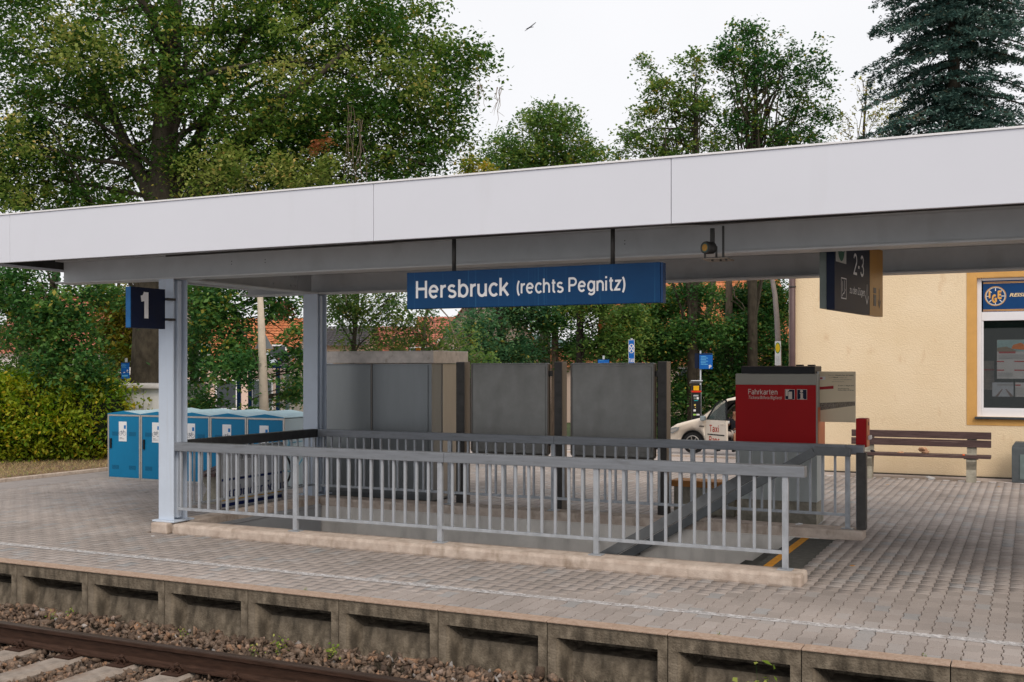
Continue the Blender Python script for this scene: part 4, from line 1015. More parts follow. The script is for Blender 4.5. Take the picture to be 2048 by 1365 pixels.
fr_(wx0+.013, wx0+.09, wz0, wz1-.014); fr_(wx1-.09, wx1, wz0, wz1-.014); fr_(wx0+.091, wx1-.091, wz0, wz0+.13); fr_(wx0+.091, wx1-.091, 2.90, 3.06); fr_(wx0+.091, wx1-.091, 3.64, wz1-.014)
win = wn.build('window', pvc, sb)
bx('frame_bead', pvc, win, wx0+.092, wx0+.125, yy0+.012, yy0+.05, wz0+.13, 2.90, .003); bx('frame_bead', pvc, win, wx0+.126, wx1-.1, yy0+.012, yy0+.05, wz0+.131, wz0+.16, .003)
bx('pane', win_gl, win, wx0+.126, wx1-.1, yy0+.03, yy0+.036, wz0+.161, 2.899)
bx('room_back', dark_in, win, wx0+.0, wx1, WY+1.8, WY+1.85, .5, 3.6); bx('room_floor', dark_in, win, wx0, wx1, WY+.42, WY+1.8, .9, .92)
bx('window_sill', slate, sb, wx0-.02, wx1+.02, WY-.07, WY+.069, wz0-.045, wz0-.001, .01)
# sign panel in the upper light
sp = bx('sign_panel', mat('agency_blue', (.004, .05, .17), .35, 0, .04), win, wx0+.115, wx1-.1, yy0+.02, yy0+.03, 3.062, 3.638)
og = mat('agency_gold', (.80, .42, .10), .45)
fyw = yy0+.0195
for z in (3.605, 3.585, 3.075, 3.095): bx('gold_line', og, win, wx0+.117, wx1-.102, fyw-.002, fyw, z, z+.010)
cxl, czl = xY(1991, WY+.09), 3.35
strokes('logo_ring', og, win, (cxl, fyw, czl), X_, Z_, [circle(0, 0, .175, 36)], .014, .003)
strokes('logo_ring', white_let, win, (cxl, fyw, czl), X_, Z_, [circle(0, 0, .160, 36)]+[[(.10*math.cos(R(a)), .10*math.sin(R(a))), (.155*math.cos(R(a)), .155*math.sin(R(a)))] for a in range(0, 360, 45)], .014, .002)
for s_, dx, dz, cp in (('I', -.115, -.035, .13), ('G', -.062, -.115, .14), ('E', .035, -.045, .14)):
    stext(s_, (cxl+dx, fyw-.0045, czl+dz), X_, Z_, cp, og, win, weight=.27, width={'I': .03, 'G': .085, 'E': .08}[s_])
text('REISEBÜRO', (xY(2019, WY+.09), fyw-.001, 3.335), X_, Z_, .062, mat('cream_gold', (.80, .62, .34), .5), win, bold=.025, shear=.25, width=.60)
# posters behind the pane
gy = yy0+.042
po = empty('window_poster', 'train poster with red headlines behind the station window', 'poster', (-.2, gy, 2.2))
pw0 = xY(1994, gy)
bx('sheet', white_flat, po, pw0, pw0+.62, gy, gy+.003, 1.83, 2.545)
bx('picture', mat('poster_sky', (.36, .58, .60), .5, 0, .15, 8), po, pw0+.003, pw0+.617, gy-.002, gy-.0005, 2.33, 2.54)
MB().prism([(pw0+.003, 2.33), (pw0+.35, 2.33), (pw0+.16, 2.42), (pw0+.003, 2.40)], 'y', gy-.004, gy-.0025).build('picture', mat('poster_ground', (.30, .22, .14), .6), po)
MB().prism([(pw0+.24, 2.38), (pw0+.46, 2.36), (pw0+.48, 2.44), (pw0+.40, 2.49), (pw0+.27, 2.45)], 'y', gy-.006, gy-.0045).build('picture', mat('poster_orange', (.70, .20, .03), .5), po)
pr_ = mat('poster_heading', (.55, .04, .05), .5); pg = mat('poster_text_grey', (.42, .44, .46), .6)
bx('heading', pr_, po, pw0+.03, pw0+.31, gy-.002, gy-.0005, 2.295, 2.33)
for xx, z in ((0, 2.135), (.29, 2.135), (0, 1.975), (.29, 1.975)): bx('heading', pr_, po, pw0+xx, pw0+xx+(.12 if xx == 0 else .18), gy-.002, gy-.0005, z, z+.022)
for i in range(7):
    bx('text_line', pg, po, pw0+.02, pw0+.26, gy-.002, gy-.0005, 1.87+i*.013 if i < 6 else 2.2, 1.876+i*.013 if i < 6 else 2.206)
    bx('text_line', pg, po, pw0+.03, pw0+.55, gy-.002, gy-.0005, 2.19+i*.013, 2.195+i*.013)
for nm, u0_, lab in (('window_poster', 1984.5, 'small poster of railway tracks in the lower part of the window'), ('window_poster', 2027, 'small white notice beside the railway track poster')):
    q = empty(nm, lab, 'poster', (xY(u0_, gy), gy, 1.6)); x0 = xY(u0_, gy)
    bx('sheet', mat('poster_pale', (.55, .60, .68), .5, 0, .12, 9) if u0_ < 2000 else white_flat, q, x0, x0+.385, gy, gy+.003, 1.50, 1.76)
    if u0_ < 2000:
        MB().prism([(x0+.05, 1.502), (x0+.16, 1.64), (x0+.18, 1.64), (x0+.10, 1.502)], 'y', gy-.002, gy-.0005).build('picture', mat('poster_rail', (.25, .17, .15), .6), q)
        MB().prism([(x0+.22, 1.64), (x0+.24, 1.64), (x0+.36, 1.502), (x0+.30, 1.502)], 'y', gy-.002, gy-.0005).build('picture', MATS['poster_rail'], q)
        bx('text_line', pg, q, x0+.08, x0+.35, gy-.002, gy-.0005, 1.70, 1.735)
    else:
        bx('heading', pr_, q, x0+.03, x0+.12, gy-.002, gy-.0005, 1.70, 1.725)
        for i in range(8): bx('text_line', pg, q, x0+.03, x0+.33, gy-.002, gy-.0005, 1.53+i*.018, 1.535+i*.018)
q = empty('leaflet_stand', 'dim leaflet poster standing inside at the left of the window', 'poster', (-.82, gy+.15, 1.6))
bx('sheet', mat('dim_poster', (.26, .22, .20), .6, 0, .3, 12), q, wx0+.12, wx0+.30, gy+.15, gy+.155, 1.62, 2.16); bx('heading', mat('dim_red', (.30, .04, .04), .6), q, wx0+.12, wx0+.30, gy+.146, gy+.149, 1.98, 2.01)
# downpipe
dp = MB().tube([(xY(1585, WY-.06), WY-.075, 0), (xY(1585, WY-.06), WY-.075, 4.7)], .062, 14).build('downpipe', pipe_br, sb)
for z in (3.63, .9): MB().tube([(xY(1585, WY-.06), WY-.075, z-.012), (xY(1585, WY-.06), WY-.075, z+.012)], .074, 14).build('pipe_clip', steel_dark, dp)

# ================================================================== VEGETATION
CAMX = Vector((CT, ST, 0)); CAMY = Vector((-ST, CT, 0))
def leafcards(name, C, size, m, parent, tone, rg, flat=.9, aspect=.62, droop=.15):
    n = len(C); nrm = rg.normal(size=(n, 3)); nrm[:, 2] = np.abs(nrm[:, 2])+flat; nrm /= np.linalg.norm(nrm, axis=1)[:, None]
    rd = rg.normal(size=(n, 3)); ax = np.cross(nrm, rd); ax /= np.linalg.norm(ax, axis=1)[:, None]; sd_ = np.cross(nrm, ax)
    L = (size*rg.uniform(.6, 1.25, n))[:, None]
    ax[:, 2] -= droop; V = np.stack([C-ax*L*.5, C+sd_*L*.5*aspect+nrm*L*.06, C+ax*L*.5-nrm*L*.08, C-sd_*L*.5*aspect+nrm*L*.06], 1)
    return npmesh(name, V, 4, m, parent, tone)
def leafmat(name, dark, mid, light, acc, trans=.34, gloss=.5):
    return tonemat(name, [(0, dark), (.45, mid), (.85, light), (.97, acc), (1, acc)], gloss, trans=trans, spec=.16)
G_lime = leafmat('leaves_lime', (.022, .066, .014), (.055, .128, .024), (.145, .215, .042), (.32, .27, .06))
G_deep = leafmat('leaves_deep', (.020, .066, .022), (.048, .132, .036), (.120, .225, .052), (.30, .26, .05))
G_yel = leafmat('leaves_yellow', (.09, .125, .018), (.21, .225, .025), (.40, .34, .05), (.50, .28, .06))
G_mid = leafmat('leaves_mid', (.040, .105, .028), (.088, .170, .040), (.19, .265, .06), (.32, .26, .05))
G_hedge = leafmat('leaves_hedge', (.035, .10, .010), (.105, .205, .016), (.32, .36, .03), (.50, .38, .04), .38, .45)  # yellow light on the hedge put into the lighter leaf tones
G_spruce = leafmat('needles_spruce', (.022, .055, .047), (.055, .115, .098), (.18, .28, .235), (.30, .21, .11), .06, .6)
G_ivy = leafmat('leaves_copper', (.14, .05, .02), (.26, .09, .04), (.33, .15, .06), (.35, .2, .08))

def blob_points(rg, blobs, per, clump_r, flat=.55):
    """clumps of leaves through ellipsoids: (centre, (rx, ry, rz), n clumps, hollow 0..1)"""
    P, T, K = [], [], []
    for (c, r, n, hollow) in blobs:
        d = rg.normal(size=(n, 3)); d /= np.linalg.norm(d, axis=1)[:, None]
        rad = (hollow+(1-hollow)*rg.random(n)**.6)*rg.uniform(.75, 1.08, n)
        q = d*rad[:, None]*np.array([r[0], r[1], r[2]])
        q = q[:, :1]*np.array(CAMX)+q[:, 1:2]*np.array(CAMY)+q[:, 2:3]*np.array((0, 0, 1))+np.array(c)
        ct = rg.random(n)
        for i in range(n):
            s = clump_r*rg.uniform(.6, 1.4); k = int(per*rg.uniform(.6, 1.4))
            off = rg.normal(size=(k, 3))*np.array([s, s, s*flat]); off[:, 2] -= (off[:, 0]**2+off[:, 1]**2)*.25/s
            P.append(q[i]+off); T.append(np.clip(ct[i]*.72+rg.random(k)*.26+.01*(rg.random(k) > .9)*30, 0, 1)); K.append(q[i])
    return np.concatenate(P), np.concatenate(T), np.array(K)
def branches(rg, trunk, tops, m, parent, r0=.09, nseg=6, thick=1.0, name='limb'):
    b = MB()
    for tp in tops:
        z0 = trunk[0][2]+(trunk[-1][2]-trunk[0][2])*rg.uniform(.25, .95); st = interp(trunk, z0)
        e = Vector(tp); pts = []
        if e.z < st.z-3: st = interp(trunk, min(max(e.z, trunk[0][2]), trunk[-1][2]))
        for k in range(nseg+1):
            t = k/nseg; p = st.lerp(e, t); p.z += math.sin(t*math.pi)*(e-st).length*.10
            if 0 < k < nseg: p += Vector(rg.normal(0, .05*(e-st).length/4+.03, 3))
            pts.append(p)
        b.tube(pts, [max(.008, r0*thick*(1-t/nseg)**.9) for t in range(nseg+1)], 5, False)
    return b.build(name, m, parent)
def interp(pts, z):
    for a, c in zip(pts, pts[1:]):
        if a[2] <= z <= c[2]:
            t = (z-a[2])/max(1e-6, c[2]-a[2]); return Vector(a).lerp(Vector(c), t)
    return Vector(pts[-1])
def tree(label, trunk, radii, blobs, per, clump_r, leaf, lm, bm, seed, group=None, name='tree', cat='tree', nl=14, limb_r=.08, flat=.55, extra=None, fl=.9, twig=True):
    rg = np.random.default_rng(seed); base = trunk[0]
    t = empty(name, label, cat, base, group=group)
    P, T, K = blob_points(rg, blobs, per, clump_r, flat)
    off = np.array(worldloc(t))
    MB().tube(trunk, radii, 12, True).build('trunk', bm, t)
    if nl:
        idx = rg.choice(len(K), min(nl, len(K)), replace=False); branches(rg, [tuple(p) for p in trunk], K[idx], bm, t, limb_r, name='limb')
    if twig:
        idx = rg.choice(len(K), min(len(K), 90), replace=False); b = MB()
        for i in idx:
            q = Vector(K[i]); 
            # run each twig towards the nearest other clump further in
            c = Vector(interp([tuple(p) for p in trunk], q.z-.8)); d = (c-q)*rg.uniform(.18, .4)
            b.tube([q, q+d*.5+Vector(rg.normal(0, .06, 3)), q+d], [.006, .012, .02], 4, False)
        b.build('twigs', bm, t, kind='stuff')
    leafcards('crown', P-off, leaf, lm, t, T, rg, flat=fl)
    if extra: extra(t, rg)
    return t
def B(u, v, d, ru, rv, rd, n, hollow=.2):
    return (at(u, v, d), (ru/F*d, rd, rv/F*d), n, hollow)

# ---- the big old tree on the left
D = 27.5
tr_pts = [at(300, 950, D), at(298, 760, D), at(300, 640, D), at(325, 420, D+.2), at(332, 230, D+.3), at(345, 60, D+.5), at(350, -160, D+.6)]
def big_extra(t, rg):
    # named heavy limbs seen in the crown
    lim = [([(318, 430, D), (270, 330, D+.3), (235, 250, D+.5), (180, 120, D+1)], [.20, .16, .12, .06]),
           ([(325, 440, D), (375, 330, D+.4), (410, 250, D+.8), (455, 140, D+1), (500, 60, D+1.2), (560, -30, D+1.4)], [.20, .17, .15, .12, .10, .06]),
           ([(330, 470, D), (430, 330, D), (520, 250, D-.4), (560, 200, D-.8), (640, 150, D-1), (700, 90, D-1)], [.22, .18, .15, .12, .08, .05]),
           ([(400, 400, D+.2), (520, 260, D+.2), (640, 240, D), (760, 230, D-.4), (880, 260, D-.8)], [.16, .13, .10, .07, .03]),
           ([(315, 180, D), (380, 165, D-1), (440, 140, D-1.5), (520, 125, D-2)], [.10, .07, .05, .02]),
           ([(335, 120, D), (300, 30, D-.6), (270, -20, D-1)], [.12, .10, .07]),
           ([(345, 60, D+.5), (600, 60, D+1), (680, 0, D+1), (740, -60, D+1)], [.12, .10, .07, .05]),
           ([(520, 260, D), (640, 300, D-.5), (760, 300, D-1), (850, 330, D-1.4)], [.09, .06, .04, .02]),
           ([(340, 480, D), (500, 470, D-1), (560, 520, D-1.6), (575, 640, D-2)], [.09, .06, .04, .015]),
           ([(320, 480, D), (180, 440, D-1), (90, 520, D-1.6), (120, 640, D-2)], [.10, .06, .04, .015])]
    for pts, rad in lim: MB().tube([at(*p) for p in pts], rad, 8).build('limb', bark, t)
    # bare hanging twigs
    b = MB()
    for u, v, L in ((700, 210, 150), (720, 240, 110), (1000, 175, 60), (960, 170, 50), (690, 540, 60), (480, 320, 60)):
        for k in range(5):
            p = [at(u+rg.uniform(-6, 6), v, D-1.8)]
            for s in range(5): p.append(p[-1]+Vector(rg.normal(0, .05, 3))+Vector((0, 0, -L/F*D/5)))
            b.tube(p, [.010, .008, .007, .006, .005, .003], 4, False)
    b.build('bare_twigs', bark_l, t, kind='stuff')
    # paler, lower sprays in front (lighter leaf colours)
    P, T, K = blob_points(rg, [B(480, 320, D-2.6, 120, 60, .9, 26), B(600, 340, D-2.6, 130, 50, .9, 26), B(420, 370, D-2.4, 70, 40, .8, 12), B(170, 90, D-2.6, 150, 90, 1.2, 20), B(640, 110, D-2.6, 180, 110, 1.4, 24), B(40, 330, D-2.4, 80, 130, .9, 16), B(840, 130, D-1.8, 110, 110, 1.4, 14)], 54, .22)
    leafcards('pale_sprays', P-np.array(worldloc(t)), .112, leafmat('leaves_pale_lime', (.07, .14, .025), (.16, .22, .045), (.32, .34, .10), (.48, .36, .12)), t, T, rg)
    P, T, K = blob_points(rg, [B(585, 640, D-3, 16, 45, .3, 6), B(640, 290, D-2.7, 30, 16, .3, 6)], 26, .12)
    leafcards('dry_leaves', P-np.array(worldloc(t)), .09, G_ivy, t, T, rg)
big = [B(330, 100, D, 300, 210, 3.0, 300, .25), B(60, 120, D, 220, 230, 3.0, 260, .25), B(-60, 330, D, 170, 160, 2.6, 110), B(90, 330, D+.8, 190, 110, 2.4, 170, .2), B(330, 320, D+1, 130, 80, 2, 70),
       B(620, 60, D+.4, 230, 130, 2.8, 240, .2), B(800, 90, D, 140, 130, 2.2, 130, .2), B(560, 240, D-.4, 220, 110, 2.4, 190), B(740, 240, D-.5, 150, 90, 2.0, 120), B(880, 210, D-.8, 85, 110, 1.4, 62), B(780, 340, D-.8, 60, 50, 1.2, 26),
       B(930, 110, D-.6, 55, 60, 1.2, 24), B(850, 290, D-.8, 40, 75, 1.0, 26), B(620, 340, D, 180, 60, 2.0, 110), B(420, 350, D+.6, 130, 60, 1.8, 60), B(200, 430, D, 200, 60, 2.2, 90), B(180, 200, D+2.4, 260, 200, 1.2, 80, 0), B(560, 200, D+2.4, 240, 140, 1.2, 50, 0), B(120, -80, D, 300, 110, 3, 120), B(600, -80, D, 260, 90, 3, 110)]
tree('huge old broadleaved tree spreading over the left half of the canopy', tr_pts, [.62, .47, .42, .40, .31, .24, .14], big, 62, .25, .118, G_lime, bark, 101, nl=40, limb_r=.07, extra=big_extra, name='old_tree')
# ---- hanging foliage seen below the canopy belongs to two smaller trees
def ht(*a, **k): pass
tree('dark drooping tree between the two left canopy columns', [at(392, 900, 26), at(388, 700, 26), at(396, 560, 26), at(420, 480, 26)], [.12, .10, .08, .05],
     [B(440, 620, 23.5, 75, 80, 1.1, 78, .05), B(480, 720, 22.8, 75, 62, .9, 64, .0), B(400, 590, 23.5, 40, 60, .9, 30), B(560, 600, 24, 60, 50, 1, 36), B(590, 700, 23.5, 26, 70, .6, 22), B(405, 800, 24, 40, 45, .8, 22), B(510, 560, 24, 120, 30, 1.2, 40), B(520, 830, 24.5, 35, 24, .8, 9), B(390, 700, 24.5, 40, 80, .8, 34), B(590, 780, 25, 30, 40, .8, 20)],
     44, .17, .115, G_deep, bark, 102, nl=8, limb_r=.03, name='drooping_tree')
tree('dark hanging tree boughs behind the hedge at far left', [at(90, 900, 25), at(85, 700, 25), at(110, 560, 25), at(130, 450, 25)], [.12, .10, .09, .06],
     [B(110, 640, 23.6, 110, 85, 1.3, 130, .0), B(150, 730, 23.2, 80, 50, 1, 46), B(30, 580, 24, 70, 80, 1.2, 70), B(200, 580, 24.5, 70, 30, 1, 24), B(210, 790, 24, 40, 50, .8, 14)],
     46, .19, .115, G_deep, bark, 103, nl=8, limb_r=.03, name='drooping_tree')
tree('yellowing small tree behind the hedge left of the number sign', [at(225, 900, 31), at(228, 700, 31), at(235, 600, 31), at(240, 540, 31)], [.12, .09, .07, .03],
     [B(235, 620, 31, 80, 70, 1.5, 120, .05), B(250, 700, 31, 70, 60, 1.3, 100, .05), B(310, 610, 31.5, 60, 60, 1.2, 60), B(390, 700, 32, 50, 60, 1, 24)], 40, .2, .12, G_yel, bark_l, 104, nl=8, limb_r=.03, name='yellowing_tree')
tree('yellow green shrubby tree at the left edge above the hedge', [at(40, 900, 29), at(40, 760, 29), at(45, 640, 29)], [.09, .07, .04],
     [B(30, 690, 29, 110, 60, 1.4, 60), B(90, 720, 28, 90, 50, 1.2, 60), B(0, 600, 30, 60, 80, 1.4, 44), B(180, 740, 27, 80, 30, .8, 36)], 44, .19, .11, G_mid, bark_l, 105, nl=6, limb_r=.03, name='shrub_tree')
# ---- young trees behind the cabinet
tree('light green young tree with thin trunk above the steel cabinet', [at(700, 900, 33), at(705, 720, 33), at(715, 600, 33), at(722, 480, 33)], [.10, .07, .05, .03],
     [B(700, 620, 33, 60, 50, 1.1, 56, .05), B(760, 600, 33, 70, 60, 1.1, 40), B(670, 600, 32, 40, 50, 1, 30), B(720, 700, 33, 60, 40, 1, 18)], 38, .19, .11, G_mid, bark, 106, nl=10, limb_r=.03, name='young_tree')
tree('wispy young tree with leaning bare stems left of the name board', [at(850, 900, 34), at(845, 720, 34), at(850, 640, 34), at(870, 560, 34)], [.09, .06, .05, .03],
     [B(800, 690, 34, 70, 40, 1.1, 44), B(840, 640, 34, 60, 50, 1.1, 34), B(900, 690, 34, 70, 50, 1.1, 48), B(940, 720, 33, 60, 26, 1, 30), B(780, 640, 34, 50, 50, 1, 22)], 36, .18, .11, G_yel if False else G_mid, bark_l, 107, nl=16, limb_r=.035, name='young_tree')
# ---- belt of trees behind the noticeboards
belt = [(1000, 37, 520, .17, 'leaning dark trunk tree left of the belt behind the noticeboards', bark_d, [(960, 660, 70, 50, 50), (1010, 700, 80, 36, 60), (1000, 620, 70, 40, 34), (940, 720, 60, 30, 36), (1050, 600, 60, 50, 50)]),
        (1110, 39, 420, .15, 'straight brown trunk tree behind the gap between the noticeboards', bark_l, [(1090, 640, 70, 45, 42), (1130, 590, 60, 30, 26), (1060, 700, 60, 30, 30), (1160, 690, 50, 36, 40), (1150, 610, 60, 40, 40)]),
        (1160, 36, 420, .15, 'dark straight trunk tree behind the right noticeboard', bark_d, [(1180, 600, 60, 40, 34), (1220, 680, 70, 50, 60), (1250, 630, 60, 40, 40)]),
        (1310, 40, 420, .16, 'dark trunk tree behind the taxi rank sign', bark_d, [(1290, 640, 70, 50, 60), (1330, 690, 80, 60, 80), (1270, 700, 60, 50, 50), (1330, 600, 60, 40, 40)]),
        (1393, 38, 300, .20, 'thick grey trunk tree behind the parking sign', bark_l, [(1400, 660, 80, 50, 70), (1370, 780, 60, 60, 70), (1440, 760, 80, 60, 90), (1380, 580, 60, 20, 34), (1345, 690, 40, 60, 60)]),
        (1415, 41, 300, .16, 'slanting trunk tree close right of the thick grey trunk', bark_l, [(1480, 600, 50, 40, 60), (1400, 850, 90, 50, 110), (1470, 700, 60, 50, 90)]),
        (1458, 39, 300, .17, 'reddish trunk tree left of the curved lamp post', bark_l, [(1500, 660, 70, 50, 100), (1545, 600, 50, 60, 90), (1500, 780, 80, 60, 110), (1560, 720, 40, 70, 90)])]
bg_ = 'trees in the belt beyond the plaza'
for i, (u, d, vt, r, lab, bm_, bl) in enumerate(belt):
    d += 5
    dx = {1000: 14, 1415: -24}.get(u, 0)
    trunk = [at(u+dx, 905, d), at(u+dx*.6, 740, d), at(u, 640, d), at(u-dx*.6, 540, d), at(u-dx, vt, d)]
    tree(lab, trunk, [r*1.2, r, r*.9, r*.75, r*.5], [B(a, b_, d-.8+((k*37) % 5)*.4, c, e, 1.3, int(n*1.7), .05) for k, (a, b_, c, e, n) in enumerate(bl)],
         42, .27, .15, G_deep if i not in (0, 2) else leafmat('leaves_bluegreen', (.032, .098, .048), (.068, .170, .078), (.14, .25, .10), (.24, .22, .05)) if i == 0 else G_mid, bm_, 200+i, group=bg_, nl=9, limb_r=.035, name='tree', fl=1.2)
# crowns above the canopy
tree('round dense green tree rising above the middle of the canopy', [at(1090, 900, 52), at(1090, 600, 52), at(1090, 300, 52)], [.3, .24, .1],
     [B(1090, 300, 52, 110, 80, 2.4, 190, .1), B(1010, 310, 51, 60, 55, 1.5, 62), B(1170, 320, 51, 60, 60, 1.5, 62), B(1100, 240, 52, 70, 35, 1.6, 56), B(1030, 380, 51, 90, 50, 1.6, 60), B(1150, 400, 51, 90, 50, 1.6, 60)], 46, .30, .17, G_mid, bark, 301, nl=16, limb_r=.06, name='round_tree')
tree('small yellow green treetop just above the canopy beside the big tree', [at(940, 900, 46), at(942, 600, 46), at(945, 340, 46)], [.2, .14, .05],
     [B(945, 330, 46, 40, 24, 1, 26), B(930, 370, 46, 60, 30, 1, 26), B(975, 345, 46, 22, 14, 1, 10)], 36, .2, .14, G_yel, bark, 302, nl=5, limb_r=.04, name='treetop')
def tall(label, u, vt, seed, blobs, lm, dd=42, leaf=.15, per=34, cr=.22, nl=40):
    tree(label, [at(u, 900, dd), at(u, 560, dd), at(u+3, 330, dd), at(u+8, 230, dd), at(u+4, vt+60, dd), at(u+10, vt, dd)], [.22, .18, .12, .08, .04, .01], blobs, per, cr, leaf, lm, bark, seed, nl=nl, limb_r=.06, name='tall_tree', group='tall trees above the canopy', flat=.45)
dd = 42
tall('tall loose tree with bluish and yellow leaves left in the pair above the canopy', 1385, 130, 303, [B(1385, 220, dd, 60, 90, 1.4, 78, .1), B(1320, 180, dd, 40, 60, 1.1, 44, .1), B(1310, 280, dd, 60, 50, 1.2, 44), B(1380, 130, dd, 36, 50, .9, 20), B(1260, 280, dd, 36, 50, .9, 24, .1), B(1290, 120, dd, 14, 20, .5, 6), B(1360, 320, dd, 70, 40, 1.2, 40), B(1420, 300, dd, 50, 50, 1.2, 22), B(1290, 220, dd, 30, 20, .8, 8)], G_mid)
tall('tallest open crowned tree with fanned limbs above the canopy', 1505, 60, 304, [B(1500, 130, dd, 80, 95, 1.5, 120, .2), B(1440, 110, dd, 24, 36, .8, 16), B(1580, 150, dd, 60, 70, 1.3, 46, .25), B(1620, 190, dd, 60, 75, 1.2, 40, .3), B(1640, 110, dd, 26, 40, .7, 12), B(1480, 250, dd, 60, 60, 1.2, 64), B(1570, 270, dd, 80, 45, 1.4, 70), B(1490, 60, dd, 40, 30, .8, 18), B(1660, 220, dd, 26, 30, .8, 9)], G_deep, nl=60)
tree('thin tree with backlit yellow leaves right of the tallest tree', [at(1720, 900, 46), at(1722, 500, 46), at(1728, 250, 46), at(1735, 160, 46)], [.14, .1, .05, .02],
     [B(1720, 240, 46, 50, 60, 1, 20, .2), B(1770, 240, 46, 40, 50, 1, 22), B(1740, 180, 46, 40, 30, .8, 9), B(1680, 260, 46, 30, 30, .8, 8), B(1800, 200, 46, 20, 40, .8, 8)], 16, .22, .12, G_yel, bark, 305, nl=14, limb_r=.03, name='backlit_tree')  # backlight on these leaves is put into their yellow colour
# ---- blue spruce on the right
def spruce(label, u, d, seed, vtop, vbot, halfw, nw=22):
    rg = np.random.default_rng(seed); base = at(u, 900, d); t = empty('spruce', label, 'spruce', base)
    off = np.array(base)
    MB().tube([base, at(u-2, 500, d), at(u-4, 200, d), at(u-10, vtop, d)], [.34, .26, .20, .04], 10).build('trunk', bark, t)
    zt_, zb_ = at(u, vtop, d).z, at(u, vbot, d).z; P, T = [], []; b = MB()
    for w_ in range(nw):
        f = w_/(nw-1); z = zb_+(zt_-zb_)*f; L = halfw*(1-f*.72)*rg.uniform(.72, 1.12)
        cx = at(u-3, 300, d); nb = 14
        for k in range(nb):
            a = 2*math.pi*(k+rg.random()*.7)/nb; l = L*rg.uniform(.5, 1.15); dirv = np.array([math.cos(a), math.sin(a), 0])
            side = np.array([-dirv[1], dirv[0], 0]); pts = []; ns = 9; zz = z+rg.uniform(-.9, .9)
            for s in range(ns+1):
                q = s/ns; pts.append(np.array([cx.x, cx.y, 0])+dirv*l*q+np.array([0, 0, zz+.5*q*l*.12-l*.50*q*q+.22*l*max(0, q-.7)*2]))
            b.tube([Vector(p) for p in pts], [.045*(1-s/ns)+.006 for s in range(ns+1)], 4, False)
            for s in range(1, ns+1):
                q = s/ns; tl = l*.30*math.sin(q*2.6+.35)*rg.uniform(.7, 1.2)
                for sg in (-1, 1):
                    m_ = int(20+tl*20); tt = rg.random(m_)
                    pp = pts[s]+sg*side*(tt*tl)[:, None]+dirv*(tt*tl*.55)[:, None]; pp[:, 2] += -.10*tt-.14*tt*tl+rg.normal(0, .035, m_); pp[:, :2] += rg.normal(0, .045, (m_, 2))
                    P.append(pp); T.append(np.clip(rg.random()*.55+rg.random(m_)*.42, 0, .96 if rg.random() > .06 else 1))
    P = np.concatenate(P); T = np.concatenate(T); b.build('limb', bark, t)
    leafcards('needles', P-off, .14, G_spruce, t, T, rg, flat=1.3, aspect=.42, droop=.1)
spruce('large bluish spruce rising at the upper right corner', 1912, 36, 401, -760, 340, 3.6, 30)
tree('dark conifer foliage low beside the large spruce', [at(1800, 900, 38), at(1803, 500, 38), at(1806, 260, 38)], [.12, .08, .03], [B(1800, 270, 38, 45, 45, .9, 40), B(1840, 280, 38, 60, 26, .9, 30)], 40, .16, .10, G_spruce, bark, 402, nl=8, limb_r=.03, name='small_conifer')

# ---- clipped leafy hedge at the left
def hedge():
    rg = np.random.default_rng(77); t = empty('hedge', 'dense leafy hedge with yellow light in its leaf colour left of the bicycle lockers', 'hedge', (-20.5, 18.6, 0))
    off = np.array(t.location); blobs = []
    # volume runs from the locker side away to the left
    for k in range(26):
        q = k/25; c = Vector((-18.25-q*5.6, 17.45-q*3.9, .98)); rz = 1.0+.08*math.sin(k*1.7)
        blobs.append((c, (.98, .98, rz), 92 if q < .8 else 50, .90))
    P, T, K = blob_points(rg, blobs, 34, .12, .8)
    ok = P[:, 2] > .05; P, T = P[ok], T[ok]
    T = np.clip(T*.8+np.clip((P[:, 0]+21)*.12, -.05, .25), 0, 1)  # painted light: leaf tone rises towards the right end
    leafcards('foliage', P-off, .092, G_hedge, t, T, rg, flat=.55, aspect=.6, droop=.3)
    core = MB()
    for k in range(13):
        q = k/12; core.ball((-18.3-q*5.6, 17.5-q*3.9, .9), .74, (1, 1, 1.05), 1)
    core.build('dark_core', mat('hedge_core', (.012, .018, .008), 1), t, kind='stuff')  # dark solid balls fill the hedge behind its leaves
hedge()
# ground leaves and weeds
def weed(label, loc, seed, n=26, h=.10, m=None):
    rg = np.random.default_rng(seed); P = rg.normal(size=(n, 3))*np.array([h*.35, h*.35, h*.4])+np.array([0, 0, h*.5])
    t = empty('weed', label, 'weed', loc); b = MB()
    for i in range(5): b.tube([(0, 0, -.02), tuple(P[i])], [.002, .001], 3, False)
    b.build('stem', G_mid, t, local=True)
    leafcards('leaves', P, h*.34, m or leafmat('leaves_weed', (.10, .17, .02), (.20, .28, .04), (.36, .38, .10), (.5, .42, .15)), t, rg.random(n), rg, flat=.6)
for i, (u, v, lab) in enumerate(((560, 1303, 'light green weed in the ballast, larger of the middle pair'), (667, 1313, 'pale weed in the ballast close to the platform wall'), (103, 1235, 'small green weed in the ballast at far left'), (168, 1225, 'weed at a joint of the platform wall'), (363, 1273, 'tiny weed in the ballast between the two left weeds'), (508, 1310, 'small low weed left of the middle pair'))):
    z = -.44; d = F*(EYE-z)/(v-735); p = at(u, v, d); weed(lab, (p.x, min(p.y, 7.93), z), 500+i, 30 if i < 2 else 20, .11 if i < 2 else .075)
for i, (u, v, lab) in enumerate(((614, 1182, 'tuft of moss grass in the paving joint at the platform edge'), (1437, 1272, 'small grass tuft growing at the edge stones right of the railing'), (1850, 1318, 'thin green moss tuft at the edge stones on the far right'))):
    p = at(u, v, F*EYE/(v-735)); weed(lab, (p.x, 8.155, 0), 520+i, 40, .028)
